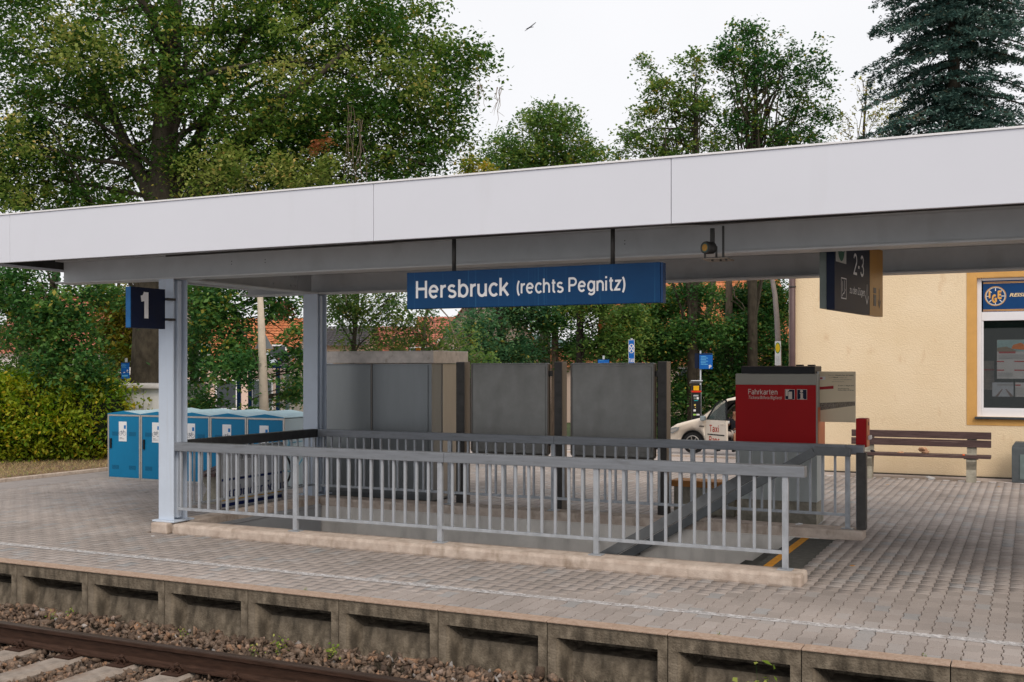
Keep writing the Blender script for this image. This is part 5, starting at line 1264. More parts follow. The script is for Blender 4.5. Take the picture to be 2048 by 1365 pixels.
pw = at(1580, 1335, F*(EYE+.40)/(1335-735)); weed('tall white flowered weed before the platform wall', (pw.x, 7.9, -.42), 540, 40, .2)

# ================================================================== PLAZA THINGS
# transformer box behind the lockers
bb_ = empty('transformer_box', 'white flat topped utility cabinet between hedge and tree trunk', 'utility box', (-18, 19.5, 0))
x0, x1 = xY(213, 18.3), xY(352, 18.3)
bx('body', white_flat, bb_, x0+.12, x1-.1, 18.4, 19.4, 0, 1.56, .01); bx('lid', mat('lid_white', (.62, .60, .60), .6, 0, .1, 5), bb_, x0, x1, 18.28, 19.5, 1.565, 1.67, .03)
for i in range(4): bx('door_joint', steel_dark, bb_, x0+.45+i*.55, x0+.456+i*.55, 18.394, 18.399, .05, 1.54)
# blue parking signs
psb = mat('sign_blue', (.006, .11, .42), .4, 0, .04); psl = mat('sign_light_blue', (.12, .42, .72), .4)
def psign(label, u, v, d, wpx, hpx, lines=6, two=False, gz_=None, shift=0):
    p = at(u, v, d); g = ground_z(p.y) if gz_ is None else gz_; t = empty('parking_sign', label, 'sign', (p.x, p.y, g))
    hw, hh = wpx/F*d/2, hpx/F*d/2; zc = p.z-g
    MB().tube([(0, .04, 0), (0, .04, zc+hh+.10)], .03, 10).build('pole', galv, t, local=True)
    def L(name, m, *a, bev=0): return MB().box(*a, bev).build(name, m, t, local=True)
    L0 = L
    def L(name, m, a, b_, *r, bev=0): return L0(name, m, a+shift, b_+shift, *r, bev=bev)
    L('panel', psb, -hw, hw, -.02, .0, zc-hh, zc+hh, bev=.003)
    L('header', navy, -hw+.004, hw-.004, -.024, -.0205, zc+hh*.84, zc+hh*.98)
    for i in range(lines): L('text_line', psl, -hw*.8, -hw*.8+hw*(1.1 if i % 2 else .8), -.024, -.0205, zc+hh*(.62-.2*i)-hh*.05, zc+hh*(.62-.2*i)+hh*.03)
    tx = stext('P', (shift+hw*.45, -.0245, zc-hh*.92), X_, Z_, hh*.42, white_let, None, weight=.2); tx.parent = t
    t.rotation_euler = (0, 0, TH*.7)
    return t
t = psign('blue parking sign on a pole behind the parking meter', 1401, 723, 38.5, 26, 31, shift=.19)
MB().box(-.20, -.045, .02, .035, 2.85, 3.38).build('side_panel', navy, t, local=True)
psign('small double blue sign behind the white utility cabinet', 251, 735, 26, 17, 20, 4)
p = at(251, 752, 25.9); t = empty('blue_notice_plate', 'lower blue plate under the small blue sign by the tree trunk', 'sign', p, TH*.7)
MB().box(-.10, .10, -.01, .01, -.075, .075, .003).build('panel', psb, t, local=True); MB().box(-.08, .06, -.013, -.0105, -.02, .02).build('text_line', psl, t, local=True)
psign('top of a blue sign just above the right noticeboard', 1207, 726, 30, 22, 14, 1)
# taxi rank sign
p = at(1263, 704, 27); t = empty('taxi_rank_sign', 'narrow blue taxi rank sign with white circle above the right noticeboard', 'sign', (p.x, p.y, ground_z(p.y)), TH*.6)
zc = p.z-ground_z(p.y); hw = 6.0/F*27; hh = 24/F*27
MB().tube([(0, .035, 0), (0, .035, zc+hh+.04)], .028, 10).build('pole', galv, t, local=True)
MB().box(-hw, hw, -.01, .005, zc-hh, zc+hh, .003).build('panel', white_flat, t, local=True)
MB().box(-hw+.008, hw-.008, -.013, -.0105, zc-hh+.008, zc+hh-.008).build('field', psb, t, local=True)
for nm, pts, wd, off in (('ring', [circle(0, 0, 1, 24)], .022, .0), ('cross', [[(-.7, -.7), (.7, .7)], [(-.7, .7), (.7, -.7)]], .018, .001)):
    o = strokes(nm, white_let, None, (0, -.0135, 0), X_, Z_, [[(a*.062, zc+.08+b_*.105) for a, b_ in L_] for L_ in pts], wd, off); o.parent = t
o = stext('TAXI', (-.062, -.0145, zc-hh+.04), X_, Z_, .09, white_let, None, width=.125, weight=.17); o.parent = t
# parking meter
p = at(1392, 850, 37.5); g0 = ground_z(p.y); t = empty('parking_meter', 'black solar parking meter with yellow and red bands beside the taxi', 'parking meter', (p.x, p.y, g0), TH)
def L(name, m, *a, bev=0): return MB().box(*a, bev).build(name, m, t, local=True)
s_ = F/37.5; zof = lambda v: EYE+(735-v)/s_-g0
L('body', black_pl, -.15, .15, -.13, .13, 0, zof(770), bev=.02)
MB().box(-.20, .20, -.17, .17, -.015, .015, .004, Matrix.Translation((0, -.02, zof(764))) @ Matrix.Rotation(R(-14), 4, 'X')).build('solar_panel', galv, t, local=True)
MB().box(-.16, .16, -.13, .13, .016, .02, 0, Matrix.Translation((0, -.02, zof(764))) @ Matrix.Rotation(R(-14), 4, 'X')).build('solar_cells', black_pl, t, local=True)
L('yellow_field', mat('meter_yellow', (.75, .42, .01), .4), -.11, .08, -.136, -.131, zof(781), zof(772))
L('red_band', mat('meter_red', (.65, .03, .01), .4), -.156, .156, -.14, .135, zof(785), zof(781.5), bev=.003)
L('display', mat('meter_grey', (.40, .42, .45), .4), -.11, .06, -.136, -.131, zof(793), zof(790)); L('screen', mat('meter_screen', (.15, .18, .16), .3), -.10, -.02, -.136, -.131, zof(799), zof(795)); L('notice', white_flat, .0, .07, -.136, -.131, zof(799), zof(794.5))
L('buttons', mat('meter_cyan', (.02, .45, .55), .4), -.09, .05, -.136, -.131, zof(802), zof(801)); L('coin_slot', mat('meter_brass', (.60, .45, .12), .4), -.09, -.03, -.136, -.131, zof(812), zof(808.5)); L('coin_slot', MATS['meter_brass'], -.06, -.03, -.136, -.131, zof(816), zof(814))
L('notice', white_flat, -.11, -.03, -.136, -.131, zof(823), zof(819)); L('foot_notice', mat('meter_green', (.30, .55, .10), .4), -.12, -.02, -.136, -.131, zof(831), zof(828)); L('notice', white_flat, -.01, .10, -.136, -.131, zof(831), zof(828))
MB().box(.151, .156, -.08, .08, zof(823), zof(807)).build('side_notice', MATS['meter_red'], t, local=True); MB().box(.151, .156, -.08, .08, zof(798), zof(788)).build('side_notice', psb, t, local=True)
# curved lamp post and bus stop sign on the right
pb = at(1558, 900, 27); g0 = ground_z(pb.y)
t = empty('lamp_post', 'grey tapered lamp post leaning left beside the station building', 'lamp post', (pb.x, pb.y, g0))
pts = [at(1558, 880, 27), at(1559, 760, 27), at(1557, 700, 27), at(1554, 640, 27), at(1550, 590, 27), at(1544, 555, 27), at(1530, 500, 27), at(1500, 455, 27)]; pts[0].z = g0
MB().tube(pts, [.075, .072, .07, .066, .06, .055, .05, .045], 12).build('pole', mat('lamp_grey', (.24, .215, .21), .7, 0, .15, 6), t)
MB().tube([at(1500, 455, 27), at(1470, 440, 27)], [.06, .1], 10).build('lamp_head', galv, t)
pb = at(1556, 707, 26.6); g0 = ground_z(pb.y); t = empty('bus_stop_sign', 'white and yellow bus stop sign on the curved lamp post', 'sign', (pb.x, pb.y, pb.z), TH-R(50))
hw, hh = .085, 24/F*26.6
MB().box(-hw, hw, -.01, .005, -hh, hh, .003).build('panel', white_flat, t, local=True)
for rr_, mm in ((.135, mat('stop_green', (.02, .22, .06), .5)), (.11, mat('stop_yellow', (.72, .50, .02), .5))): disc('roundel', mm, None, (0, -.0125-.001*(rr_ < .12), 0), X_, Z_, 0, .13, rr_*.58, rr_, .0).parent = t
for i in range(8): MB().box(-hw*.7, hw*.6, -.0125, -.0105, -.27+i*.028, -.262+i*.028).build('text_line', pg, t, local=True)
# concrete pole with triangular sign, bus stop pole, bus shelter on the left
pb = at(528, 860, 22.3); g0 = ground_z(pb.y); t = empty('concrete_pole', 'tapered pale concrete pole between the two left columns', 'pole', (pb.x, pb.y, g0))
q = [at(532, 900, 22.3), at(523, 660, 22.3), at(519, 560, 22.3)]; q[0].z = g0
MB().tube(q, [.11, .075, .05], 12).build('shaft', con_pole, t)
p = at(528, 684, 22.45); t2 = empty('warning_sign', 'grey triangular road sign seen from behind on the concrete pole', 'sign', p, TH+R(25))
MB().prism([(-.20, -.15), (.20, -.15), (0, .21)], 'y', .0, .012).build('panel', mat('sign_back_grey', (.20, .22, .23), .4, .5), t2, local=True)
MB().tube([(-.20, .006, -.15), (.20, .006, -.15), (0, .006, .21), (-.20, .006, -.15)], .008, 6).build('edge', mat('orange_edge', (.6, .25, .08), .4), t2, local=True)
pb = at(396, 860, 28); g0 = ground_z(pb.y); t = empty('bus_stop_pole', 'grey bus stop pole with an orange collar and wide green and yellow sign', 'bus stop', (pb.x, pb.y, g0), TH)
zo = lambda v: EYE+(735-v)/F*28-g0; px_ = 28/F
def L(name, m, *a, bev=0): return MB().box(*a, bev).build(name, m, t, local=True)
MB().tube([(0, 0, 0), (0, 0, zo(686))], .038, 10).build('pole', galv, t, local=True); MB().tube([(0, 0, zo(755)), (0, 0, zo(745))], .05, 10).build('collar', mat('orange_collar', (.75, .32, .02), .4), t, local=True)
MB().tube([(0, 0, zo(780)), (0, 0, zo(757))], .045, 10).build('sticker', white_flat, t, local=True)
L('bin', mat('orange_bin', (.62, .22, .04), .5), -.17, .11, .05, .25, zo(783), zo(756), bev=.01)
L('panel', mat('stop_panel', (.55, .58, .52), .5), -26*px_, 26*px_, -.01, .01, zo(733), zo(688), bev=.003)
for cx_ in (-14, 14):
    for rr_, mm in ((9.5, MATS['stop_green']), (7.8, MATS['stop_yellow'])): disc('roundel', mm, None, (0, -.0115-.001*(rr_ < 9), 0), X_, Z_, cx_*px_, zo(701), rr_*px_, rr_*px_, .001).parent = t
    text('H', (cx_*px_, -.0155, zo(705)), X_, Z_, 8*px_, MATS['stop_green'], None, bold=.04, center=True).parent = t
for i in range(2): L('text_line', MATS['stop_green'], -20*px_, -4*px_, -.0125, -.0105, zo(715+5*i), zo(713+5*i))
# bus shelter
shel = at(560, 860, 33); g0 = ground_z(shel.y); t = empty('bus_shelter', 'blue framed glass bus shelter with a double pitched roof', 'bus shelter', (shel.x, shel.y, g0), TH)
zo = lambda v: EYE+(735-v)/F*33-g0; px_ = 33/F; ux_ = lambda u: (u-560)*px_
bf = mat('shelter_blue', (.010, .045, .13), .4)
fr2 = [(ux_(478), 0), (ux_(556), 0), (ux_(640), 0)]
for xx in (ux_(478), ux_(556), ux_(640)):
    for yy in (0, 1.4): L('post', bf, xx-.055, xx+.055, yy-.05, yy+.05, 0, zo(736))
L('beam', bf, ux_(462), ux_(655), -.06, .0, zo(737), zo(732)); L('beam', bf, ux_(462), ux_(655), 1.4, 1.46, zo(737), zo(732))
for (ua, va, ub, vb_) in ((462, 732, 508, 704), (508, 704, 548, 734), (548, 734, 590, 700), (590, 700, 650, 730)):
    MB().beam((ux_(ua), -.12, zo(va)), (ux_(ub), -.12, zo(vb_)), .08, .10).build('roof_rafter', bf, t, local=True)
    M_ = MB(); M_.quad((ux_(ua), -.1, zo(va)+.03), (ux_(ub), -.1, zo(vb_)+.03), (ux_(ub), 1.6, zo(vb_)+.03), (ux_(ua), 1.6, zo(va)+.03)); M_.build('roof_pane', mat('roof_plate', (.60, .66, .70), .3), t, local=True)
L('pane', clear_gl, ux_(482), ux_(552), 1.39, 1.405, .2, zo(740)); L('pane', clear_gl, ux_(560), ux_(638), -.005, .005, .2, zo(748))
seatm = mat('shelter_ochre', (.55, .26, .04), .5)
for i in range(4): L('seat_slat', seatm, ux_(562), ux_(600), 1.25, 1.33, zo(766+14*i), zo(758+14*i)); L('seat_slat', seatm, ux_(603), ux_(636), 1.25, 1.33, zo(766+14*i), zo(758+14*i))
for i in range(3): L('rail', galv, ux_(560), ux_(638), -.02, -.008, zo(772+18*i), zo(768+18*i))
# parked bicycle glimpsed behind the advertising board
bc = empty('bicycle', 'parked bicycle with pale blue wheels behind the advertising board', 'bicycle', (-11.1, 15.0, 0), R(75))
wm = mat('bike_blue', (.20, .42, .55), .4)
for xx in (-.52, .52):
    wh = MB(); wh.tube([(xx+.33*math.cos(a), 0, .34+.33*math.sin(a)) for a in np.linspace(0, 2*math.pi, 25)], .018, 6, False); wl_ = wh.build('wheel', rubber, bc, local=True)
    sp_ = MB()
    for k in range(10): a = k*math.pi/5; sp_.tube([(xx, 0, .34), (xx+.32*math.cos(a), 0, .34+.32*math.sin(a))], .003, 3)
    sp_.build('spokes', alu, wl_, local=True)
MB().tube([(-.52, 0, .34), (-.12, 0, .30), (.34, 0, .82), (-.22, 0, .78), (-.52, 0, .34)], .016, 6).tube([(-.12, 0, .30), (-.25, 0, .90)], .016, 6).tube([(.52, 0, .34), (.36, 0, .92), (.30, 0, .98)], .015, 6).build('frame', wm, bc, local=True)
MB().tube([(.28, -.26, .98), (.33, -.1, 1.0), (.33, .1, 1.0), (.28, .26, .98)], .014, 6).build('handlebar', steel_dark, bc, local=True); MB().box(-.38, -.14, -.06, .06, .90, .94, .02).build('saddle', black_pl, bc, local=True)

# ---- taxi
TD = 35.0; tp = at(1384, 886, TD); gT = tp.z-.33+.0
pT = at(1345, 0, TD)
taxi = empty('taxi', 'cream coloured taxi van with its front door open beside the parking meter', 'taxi', (at(1345, 735, TD).x-.22, at(1345, 735, TD).y, gT))
L_ = 4.4; prof_ = [(.12, .22), (.02, .42), (.03, .62), (.12, .78), (.35, .90), (.80, 1.02), (1.12, 1.10), (1.62, 1.46), (1.95, 1.68), (2.35, 1.78), (3.2, 1.82), (4.0, 1.79), (4.28, 1.66), (4.38, 1.1), (4.40, .55), (4.36, .25)]
hW = .88
bm = bmesh.new()
A_ = [bm.verts.new((x, 0, z)) for x, z in prof_]; B2 = [bm.verts.new((x, 2*hW, z)) for x, z in prof_]; n_ = len(prof_)
for k in range(n_): bm.faces.new((A_[k], A_[(k+1) % n_], B2[(k+1) % n_], B2[k]))
bm.faces.new(A_[::-1]); bm.faces.new(B2); bmesh.ops.recalc_face_normals(bm, faces=bm.faces[:])
ed = [e for e in bm.edges if (abs(e.verts[0].co.y-e.verts[1].co.y) < .01)]
bmesh.ops.bevel(bm, geom=ed, offset=.10, segments=3, affect='EDGES', profile=.6)
for v in bm.verts:
    if v.co.z > 1.02: k = 1-.16*(v.co.z-1.02)/.8; v.co.y = hW+(v.co.y-hW)*k
    if v.co.x < .5: v.co.y = hW+(v.co.y-hW)*(1-.22*(1-v.co.x/.5)**2)
for f in bm.faces: f.smooth = True
me = bpy.data.meshes.new('body'); bm.to_mesh(me); bm.free(); me.materials.append(taxi_p); me.materials.append(dark_in)
tmp = bpy.data.objects.new('tmpbody', me); COL.objects.link(tmp)
def cutter(mb_):
    bmesh.ops.recalc_face_normals(mb_.b, faces=mb_.b.faces[:]); m2 = bpy.data.meshes.new('c'); mb_.b.to_mesh(m2); mb_.b.free(); m2.materials.append(dark_in); o = bpy.data.objects.new('c', m2); COL.objects.link(o); return o
cuts = []
WX = [.88, 3.56]
for xx in WX:
    c = MB().tube([(xx, -.1, .33), (xx, .32, .33)], .375, 28); cuts.append(cutter(c))
c = MB().prism([(1.34, .36), (1.34, 1.06), (1.80, 1.50), (2.02, 1.62), (2.42, 1.68), (2.46, .36)], 'y', -.2, 1.45); cuts.append(cutter(c))     # open door and cabin
c = MB().prism([(1.44, 1.06), (1.84, 1.48), (2.36, 1.58), (2.38, 1.06)], 'y', 1.44, 2.2); cuts.append(cutter(c))                       # far window
c = MB().prism([(2.62, 1.08), (2.62, 1.62), (3.30, 1.62), (3.30, 1.08)], 'y', -.2, .35); cuts.append(cutter(c))
for c in cuts:
    md = tmp.modifiers.new('b', 'BOOLEAN'); md.object = c; md.operation = 'DIFFERENCE'; md.solver = 'EXACT'; md.material_mode = 'TRANSFER' if hasattr(md, 'material_mode') else 'INDEX'
dg = bpy.context.evaluated_depsgraph_get(); dg.update()
me2 = bpy.data.meshes.new_from_object(tmp.evaluated_get(dg)); me2.name = 'body'
for c in cuts+[tmp]: bpy.data.objects.remove(c)
body = bpy.data.objects.new('body', me2); COL.objects.link(body); body.parent = taxi
if len(me2.materials) < 2: me2.materials.append(dark_in)
def TL(name, m, *a, bev=0, par=taxi): return MB().box(*a, bev).build(name, m, par, local=True)
for xx in WX:
    whl = MB().tube([(xx, .02, .33), (xx, .22, .33)], .325, 28).build('wheel', rubber, taxi, local=True)
    rim = MB(); rim.tube([(xx+.215*math.cos(a), .01, .33+.215*math.sin(a)) for a in np.linspace(0, 2*math.pi, 29)], .016, 6, False); rim.tube([(xx, .0, .33), (xx, .02, .33)], .055, 12)
    for k in range(7):
        a = k*2*math.pi/7; rim.beam((xx+.04*math.cos(a), .008, .33+.04*math.sin(a)), (xx+.21*math.cos(a), .008, .33+.21*math.sin(a)), .02, .055, (0, 1, 0))
    rim.build('rim', alu, whl, local=True)
    arch = MB(); arch.tube([(xx+.375*math.cos(a), .015, .33+.375*math.sin(a)) for a in np.linspace(R(-8), R(188), 20)], .022, 6); arch.build('wheel_arch', rubber, taxi, local=True)
MB().prism([(.045, .60), (.10, .74), (.30, .80), (.44, .80), (.40, .70), (.20, .60)], 'y', .02, .05).build('headlight', mat('lamp_glass', (.25, .27, .28), .1), taxi, local=True)
MB().prism([(.12, .64), (.18, .72), (.36, .76), (.33, .69), (.2, .64)], 'y', .012, .019).build('headlight_unit', alu, taxi, local=True)
TL('bumper_insert', rubber, .06, .40, .04, .07, .28, .36); TL('sill', rubber, 1.26, 3.1, -.002, .03, .24, .32)
TL('side_vent', rubber, 1.10, 1.26, -.012, -.001, .83, .86)
MB().quad((1.10, .08, 1.12), (1.60, .15, 1.475), (1.60, 1.60, 1.475), (1.10, 1.68, 1.12)).build('windscreen', car_gl, taxi, local=True)
MB().beam((1.16, .03, 1.08), (1.78, .085, 1.53), .03, .05).build('windscreen_pillar', taxi_p, taxi, local=True)
MB().prism([(1.30, 1.07), (1.62, 1.36), (1.66, 1.36), (1.62, 1.07)], 'y', .035, .045).build('quarter_light', car_gl, taxi, local=True)
TL('seat', cloth_d, 1.98, 2.50, .22, .75, .40, .72, bev=.06); MB().box(2.36, 2.52, .22, .75, .70, 1.42, .05).build('seat_back', cloth_d, taxi, local=True)
TL('dashboard', dark_in, 1.36, 1.62, .15, 1.5, .80, 1.04, bev=.04); MB().tube([(1.72+.03*math.sin(a), .45+.18*math.cos(a), .98+.18*math.sin(a)) for a in np.linspace(0, 6.283, 20)], .014, 6).build('steering_wheel', dark_in, taxi, local=True)
TL('far_pillar', taxi_p, 2.40, 2.56, 1.45, 1.6, .9, 1.68); TL('pane', car_gl, 2.63, 3.29, .07, .08, 1.09, 1.6)
taxi.scale = (1, 1, 1.045)
# the open door
dr = empty('open_door'); dr.parent = taxi; dr.location = (1.34, -.005, 0); dr.rotation_euler = (0, 0, -R(40)); dr.name = 'door'
dm = MB(); dm.prism([(0, .34), (0, 1.05), (1.08, 1.06), (1.10, .34)], 'y', -.03, .03); dpan = dm.build('door_skin', taxi_p, dr, local=True)
fm = MB(); fp = [(0.02, 1.05), (.16, 1.20), (.48, 1.50), (.68, 1.62), (1.04, 1.66), (1.06, 1.06)]
for a, c in zip(fp, fp[1:]): fm.beam((a[0], 0, a[1]), (c[0], 0, c[1]), .03, .05, (0, 1, 0))
fm.build('window_frame', black_pl, dr, local=True)
MB().prism([(.04, 1.06), (.48, 1.48), (.68, 1.60), (1.02, 1.63), (1.03, 1.07)], 'y', -.006, .006).build('door_window', car_gl, dr, local=True)
MB().box(.10, .99, -.037, -.031, .60, .635).build('trim_strip', rubber, dr, local=True)
MB().box(.80, .98, -.05, -.031, .93, .965, .008).build('door_handle', taxi_p, dr, local=True)
rl = mat('taxi_lettering', (.50, .06, .03), .5)
for s, z, cp, ww in (('Taxi', .70, .20, .52), ('Raps', .36, .20, .58)):
    o = stext(s, (.18, -.0325, z), X_, Z_, cp, rl, None, width=ww, weight=.17); o.parent = dr
MB().box(-.14, .02, -.20, -.02, 1.04, 1.19, .03).build('wing_mirror', mat('mirror_grey', (.35, .42, .45), .15, .5), taxi, local=True).location = (1.32, -.03, -.02)

# ---- person sitting sideways in the taxi
def person():
    t = empty('person', 'person in pale shorts and dark top sitting sideways in the open taxi door', 'person', (taxi.location.x+2.15, taxi.location.y+.35, gT))
    J = {'pel': (0, .05, .62), 'sp': (0, .08, .82), 'ch': (0, .06, 1.05), 'nk': (0, .03, 1.20), 'hd': (0, -.01, 1.30), 'top': (0, -.01, 1.42),
         'hl': (-.10, 0, .62), 'kl': (-.30, -.42, .66), 'al': (-.38, -.50, .22), 'fl': (-.42, -.66, .17),
         'hr': (.11, 0, .62), 'kr': (.12, -.46, .66), 'ar': (.12, -.50, .22), 'fr': (.12, -.68, .17),
         'sl': (-.17, .05, 1.12), 'el': (-.24, -.12, .88), 'wl': (-.10, -.36, .94), 'sr': (.17, .05, 1.12), 'er': (.24, -.08, .86), 'wr': (.10, -.30, .80)}
    Rr = {'pel': .13, 'sp': .12, 'ch': .13, 'nk': .055, 'hd': .085, 'top': .07, 'hl': .09, 'kl': .058, 'al': .038, 'fl': .035, 'hr': .09, 'kr': .058, 'ar': .038, 'fr': .035, 'sl': .06, 'el': .042, 'wl': .028, 'sr': .06, 'er': .042, 'wr': .028}
    E_ = [('pel', 'sp'), ('sp', 'ch'), ('ch', 'nk'), ('nk', 'hd'), ('hd', 'top'), ('pel', 'hl'), ('hl', 'kl'), ('kl', 'al'), ('al', 'fl'), ('pel', 'hr'), ('hr', 'kr'), ('kr', 'ar'), ('ar', 'fr'), ('ch', 'sl'), ('sl', 'el'), ('el', 'wl'), ('ch', 'sr'), ('sr', 'er'), ('er', 'wr')]
    for sd_, ww in (('l', 'wl'), ('r', 'wr')):
        w0 = Vector(J[ww]); J['p'+sd_] = tuple(w0+Vector((.01, -.05, .02))); Rr['p'+sd_] = .024; E_.append((ww, 'p'+sd_))
        for k in range(5):
            a = Vector(J['p'+sd_]); dx = (k-2)*.014
            f1, f2 = 'f1%s%d' % (sd_, k), 'f2%s%d' % (sd_, k)
            ln = [.03, .04, .045, .04, .03][k]
            J[f1] = tuple(a+Vector((dx*1.6, -ln, .012 if k else -.02))); J[f2] = tuple(a+Vector((dx*1.7, -ln*1.5, .035 if k else -.005))); Rr[f1] = .009; Rr[f2] = .008
            E_ += [('p'+sd_, f1), (f1, f2)]
    def skinned(names, edges, name, m, grow=0, par=t):
        idx = {k: i for i, k in enumerate(names)}; me = bpy.data.meshes.new(name); me.from_pydata([J[k] for k in names], [(idx[a], idx[c]) for a, c in edges], [])
        o = bpy.data.objects.new(name, me); COL.objects.link(o); md = o.modifiers.new('s', 'SKIN')
        for k, i in idx.items(): o.data.skin_vertices[0].data[i].radius = (Rr[k]+grow, Rr[k]+grow)
        o.data.skin_vertices[0].data[0].use_root = True
        md.use_smooth_shade = True; o.modifiers.new('d', 'SUBSURF').levels = 1
        dg = bpy.context.evaluated_depsgraph_get(); dg.update(); m2 = bpy.data.meshes.new_from_object(o.evaluated_get(dg)); bpy.data.objects.remove(o)
        m2.materials.clear(); m2.materials.append(m); q = bpy.data.objects.new(name, m2); COL.objects.link(q); q.parent = par; return q
    skinned(list(J), E_, 'body', skin)
    J['ml'] = tuple(Vector(J['hl']).lerp(Vector(J['kl']), .72)); J['mr'] = tuple(Vector(J['hr']).lerp(Vector(J['kr']), .72)); Rr['ml'] = .075; Rr['mr'] = .075
    skinned(['pel', 'hl', 'ml', 'hr', 'mr'], [('pel', 'hl'), ('hl', 'ml'), ('pel', 'hr'), ('hr', 'mr')], 'shorts', cloth_w, .022)
    J['ul'] = tuple(Vector(J['sl']).lerp(Vector(J['el']), .6)); J['ur'] = tuple(Vector(J['sr']).lerp(Vector(J['er']), .6)); Rr['ul'] = Rr['ur'] = .046
    skinned(['sp', 'pel', 'ch', 'sl', 'ul', 'sr', 'ur'], [('pel', 'sp'), ('sp', 'ch'), ('ch', 'sl'), ('sl', 'ul'), ('ch', 'sr'), ('sr', 'ur')], 'shirt', cloth_d, .018)
    hb_ = MB().ball((0, .015, 1.40), .10, (1, 1.05, .85), 2).build('hair', hair_m, t, local=True)
    for x in (-.03, .03): MB().ball((x, -.092, 1.345), .012, (1, .6, .7), 1).build('eye', white_flat, t, local=True)
    MB().prism([(-.11, 1.29), (-.075, 1.36), (-.075, 1.28)], 'x', -.012, .012).build('nose', skin, t, local=True)
    MB().box(-.025, .025, -.088, -.08, 1.245, 1.255).build('mouth', mat('lip', (.35, .10, .09), .5), t, local=True)
    for s in ('l', 'r'):
        a = Vector(J['a'+s]); b3 = Vector(J['f'+s]); MB().beam((a.x, a.y+.06, a.z-.06), (b3.x, b3.y-.04, a.z-.06), .085, .075, (0, 0, 1), .02).build('shoe', black_pl, t, local=True)
        MB().tube([(a.x, a.y, a.z-.03), (a.x, a.y, a.z+.07)], [.045, .044], 10).build('sock', white_flat, t, local=True)
    w0 = Vector(J['pl'])
    cp_ = empty('white_cup', 'white cup held by the person in the taxi door', 'cup', t.location+w0+Vector((0, -.05, .05)))
    MB().tube([(0, 0, -.04), (0, 0, .06)], [.03, .042], 12).build('cup_body', white_flat, cp_, local=True)
person()

# ================================================================== HOUSES AND HILL
def house(label, u, v_eave, d, wpx, ridge_px, depth, wallm, tilem, rz=0, gable_front=False, wins=(), chim=True):
    p = at(u, 735, d); g = -.85; t = empty('house', label, 'house', (p.x, p.y, g), TH+rz)
    s = F/d; W = wpx/s/2; ze = EYE+(735-v_eave)/s-g; zr = ze+ridge_px/s; Dp = depth
    b = MB()
    if gable_front: b.prism([(-W, 0), (W, 0), (W, ze), (0, zr-.1), (-W, ze)], 'y', 0, Dp)
    else: b.prism([(0, 0), (Dp, 0), (Dp, ze), (Dp/2, zr-.1), (0, ze)], 'x', -W, W)
    b.build('wall', wallm, t, local=True)
    def slope(a0, a1, run, e0, r0, axis):
        """tiled slope: courses of curved tiles as one mesh"""
        nb_ = max(4, int((a1-a0)/.22)); nr = max(4, int(math.hypot(r0[0]-e0[0], r0[1]-e0[1])/.33)); V = []
        dn = Vector((r0[0]-e0[0], r0[1]-e0[1])); ln = dn.length; dn /= ln; nn = Vector((-dn.y, dn.x)); 
        if nn.y < 0: nn = -nn
        cols = [(i/3) for i in range(nb_*3+1)]
        for r in range(nr):
            q0 = Vector(e0)+dn*ln*r/nr; q1 = Vector(e0)+dn*ln*(r+1.12)/nr
            for ci in range(nb_*3):
                ca, cb_ = ci/3, (ci+1)/3; ha = .03 if ci % 3 == 1 else 0; h0 = [0, .035, .035, 0]
                A, Bv = a0+(a1-a0)*ca/nb_, a0+(a1-a0)*cb_/nb_; hA, hB = h0[ci % 3], h0[ci % 3+1]
                def P(a, q, h, up): q2 = q+nn*(h+up); return (a, q2.x, q2.y) if axis == 'x' else (q2.x, a, q2.y)
                V.append([P(A, q0, hA, .05), P(Bv, q0, hB, .05), P(Bv, q1, hB, .012), P(A, q1, hA, .012)])
        V = np.array(V); return V
    ov = .35
    if gable_front:
        k = (zr-ze)/W
        V = np.concatenate([slope(-ov, Dp+ov, 0, (-W-ov, ze-ov*k), (0, zr), 'y'), slope(-ov, Dp+ov, 0, (W+ov, ze-ov*k), (0, zr), 'y')])
    else:
        k = (zr-ze)/(Dp/2)
        V = np.concatenate([slope(-W-ov, W+ov, 0, (-ov, ze-ov*k), (Dp/2, zr), 'x'), slope(-W-ov, W+ov, 0, (Dp+ov, ze-ov*k), (Dp/2, zr), 'x')])
    rf_ = empty('roof'); rf_.parent = t
    npmesh('roof_tile', V, 4, tilem, rf_)
    if gable_front:
        for sg in (-1, 1): MB().beam((sg*(W+ov), -ov-.03, ze-ov*k-.02), (0, -ov-.03, zr-.02), .05, .2, (0, 1, 0)).build('barge_board', mat('dark_board', (.10, .06, .04), .8), rf_, local=True)
    if chim: MB().box(W*.4, W*.4+.6, Dp/2-.3, Dp/2+.3, zr-.8, zr+.9).build('chimney', mat('chimney_brick', (.30, .12, .08), .9), rf_, local=True)
    for (wx, wz, ww, wh) in wins:
        wo_ = MB().box(wx-ww/2-.07, wx+ww/2+.07, -.05, .0, wz-wh/2-.07, wz+wh/2+.07).build('window', pvc, t, local=True)
        MB().box(wx-ww/2, wx+ww/2, -.062, -.051, wz-wh/2, wz+wh/2).build('pane', mat('far_pane', (.05, .06, .07), .15), wo_, local=True)
    return t
house('orange tiled gable house seen through the trees below the name board', 975, 745, 58, 270, 200, 10, far_pink, tile_o, gable_front=True, wins=((-3.6, 3.2, 1.0, 1.4), (-1.4, 3.2, .9, 1.3), (1.5, 3.2, 1.0, 1.3)))
house('wide house with orange tiled roof behind the tree belt on the right', 1410, 720, 62, 360, 175, 10, far_beige, tile_o, wins=((-3.4, 2.2, 1, 1.2), (-1, 2.2, 1, 1.2), (1.8, 2.2, 1, 1.2)), chim=False)
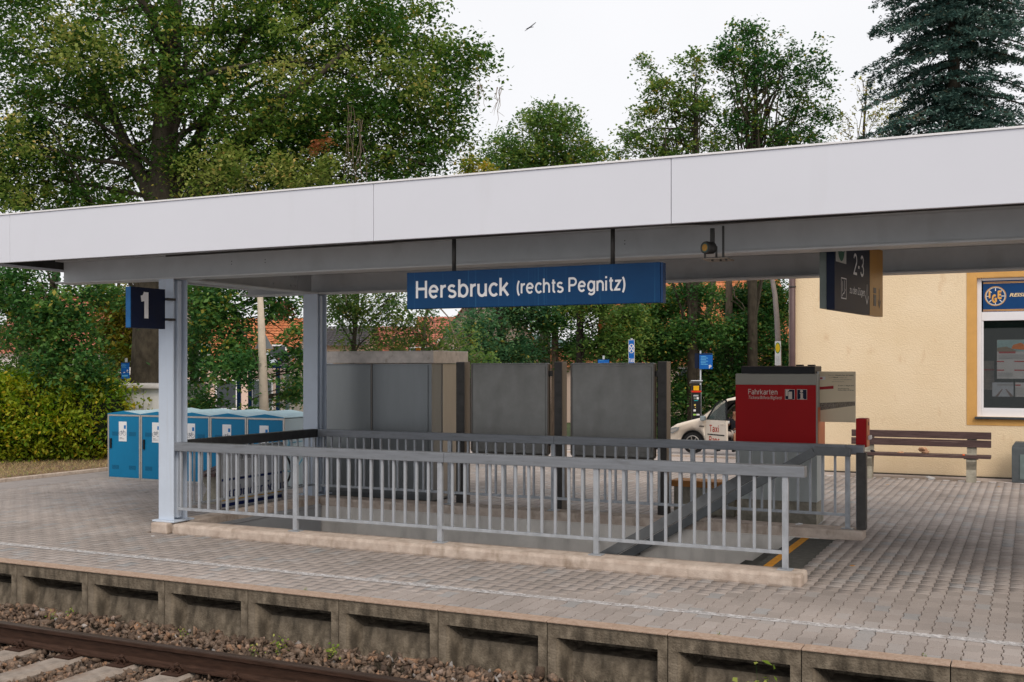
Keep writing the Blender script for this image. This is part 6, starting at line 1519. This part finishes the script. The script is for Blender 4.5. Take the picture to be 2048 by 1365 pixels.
house('small house with pale wall above the steel cabinet', 670, 690, 60, 110, 40, 7, far_beige, mat('grey_tile', (.08, .075, .08), .9), wins=((0, 1.5, .8, 1),), chim=False)
house('red tiled house right of the pale walled house', 765, 700, 66, 90, 50, 8, far_pink, tile_r, chim=False)
house('white house partly hidden by the wispy young tree', 890, 690, 78, 110, 60, 8, far_white, tile_r, wins=((0, 4.2, 1, 1.2),), chim=False)
house('beige house with orange roof behind the bus stop', 470, 720, 52, 210, 90, 9, far_pink, tile_o, wins=((-1.9, 1.6, .9, 1.3), (-.4, 1.6, .9, 1.3), (1.3, 1.6, .9, 1.3), (2, 3.4, .8, 1.0)), chim=True)
house('red tiled house behind the hedge at far left', 150, 700, 56, 330, 120, 9, far_white, tile_r, wins=((-3, 2, 1, 1.2), (-1, 2, 1, 1.2), (2, 2, 1, 1.2)))
house('white house between the old tree trunk and the yellowing tree', 345, 690, 60, 120, 50, 8, far_white, tile_r, chim=False)
house('low pale house behind the noticeboards', 1130, 735, 57, 150, 40, 8, far_pink, tile_o, chim=False)
b = MB(); rr = random.Random(8); xs_ = np.linspace(-700, 500, 60); hv = []
for j, yy in enumerate((520, 640, 780)):
    hv.append([b.b.verts.new((x, yy, -5 if j == 0 else (18+6*math.sin(x*.012+1)+4*math.sin(x*.03))*(1 if j == 1 else 1.25))) for x in xs_])
for j in range(2):
    for i in range(59): b.b.faces.new((hv[j][i], hv[j][i+1], hv[j+1][i+1], hv[j+1][i]))
b.build('hill', hill_m, None, kind='structure')
# far undergrowth filling the foot of the belt
rg = np.random.default_rng(901)
ug = [B(u, 868, 43.5, 60, 34, 1.2, 46, .0) for u in range(1330, 1580, 40)]
P, T, K = blob_points(rg, ug, 40, .26, .6)
t_ = leafcards('undergrowth', P, .13, G_deep, None, T, rg, flat=1.0); tag(t_, 'dark green undergrowth at the foot of the trees behind the taxi', 'undergrowth')
ug = [B(u, 850, 30, 60, 40, 1.2, 34, .0) for u in (380, 440, 490)]+[B(u, 760, 30, 60, 40, 1.2, 44, .0) for u in (-40, 40, 120, 190)]
P, T, K = blob_points(rg, ug, 36, .26, .6)
t_ = leafcards('shrubbery', P, .12, G_mid, None, T, rg, flat=1.0); tag(t_, 'mixed green shrubbery behind the hedge and lockers', 'shrubs')
# bird in the sky
p = at(1060, 55, 60); t = empty('bird', 'small dark bird gliding in the pale sky above the canopy', 'bird', p, TH)
MB().tube([(-.22, 0, -.10), (0, 0, 0), (.2, 0, .02)], [.01, .035, .01], 8).build('body', cloth_d, t, local=True)
MB().prism([(-.05, 0), (.06, .02), (.34, .26), (.30, .27)], 'y', -.01, .01).build('wing', cloth_d, t, local=True); MB().prism([(-.05, -.01), (.05, .0), (-.26, -.2), (-.30, -.2)], 'y', -.01, .01).build('wing', cloth_d, t, local=True)
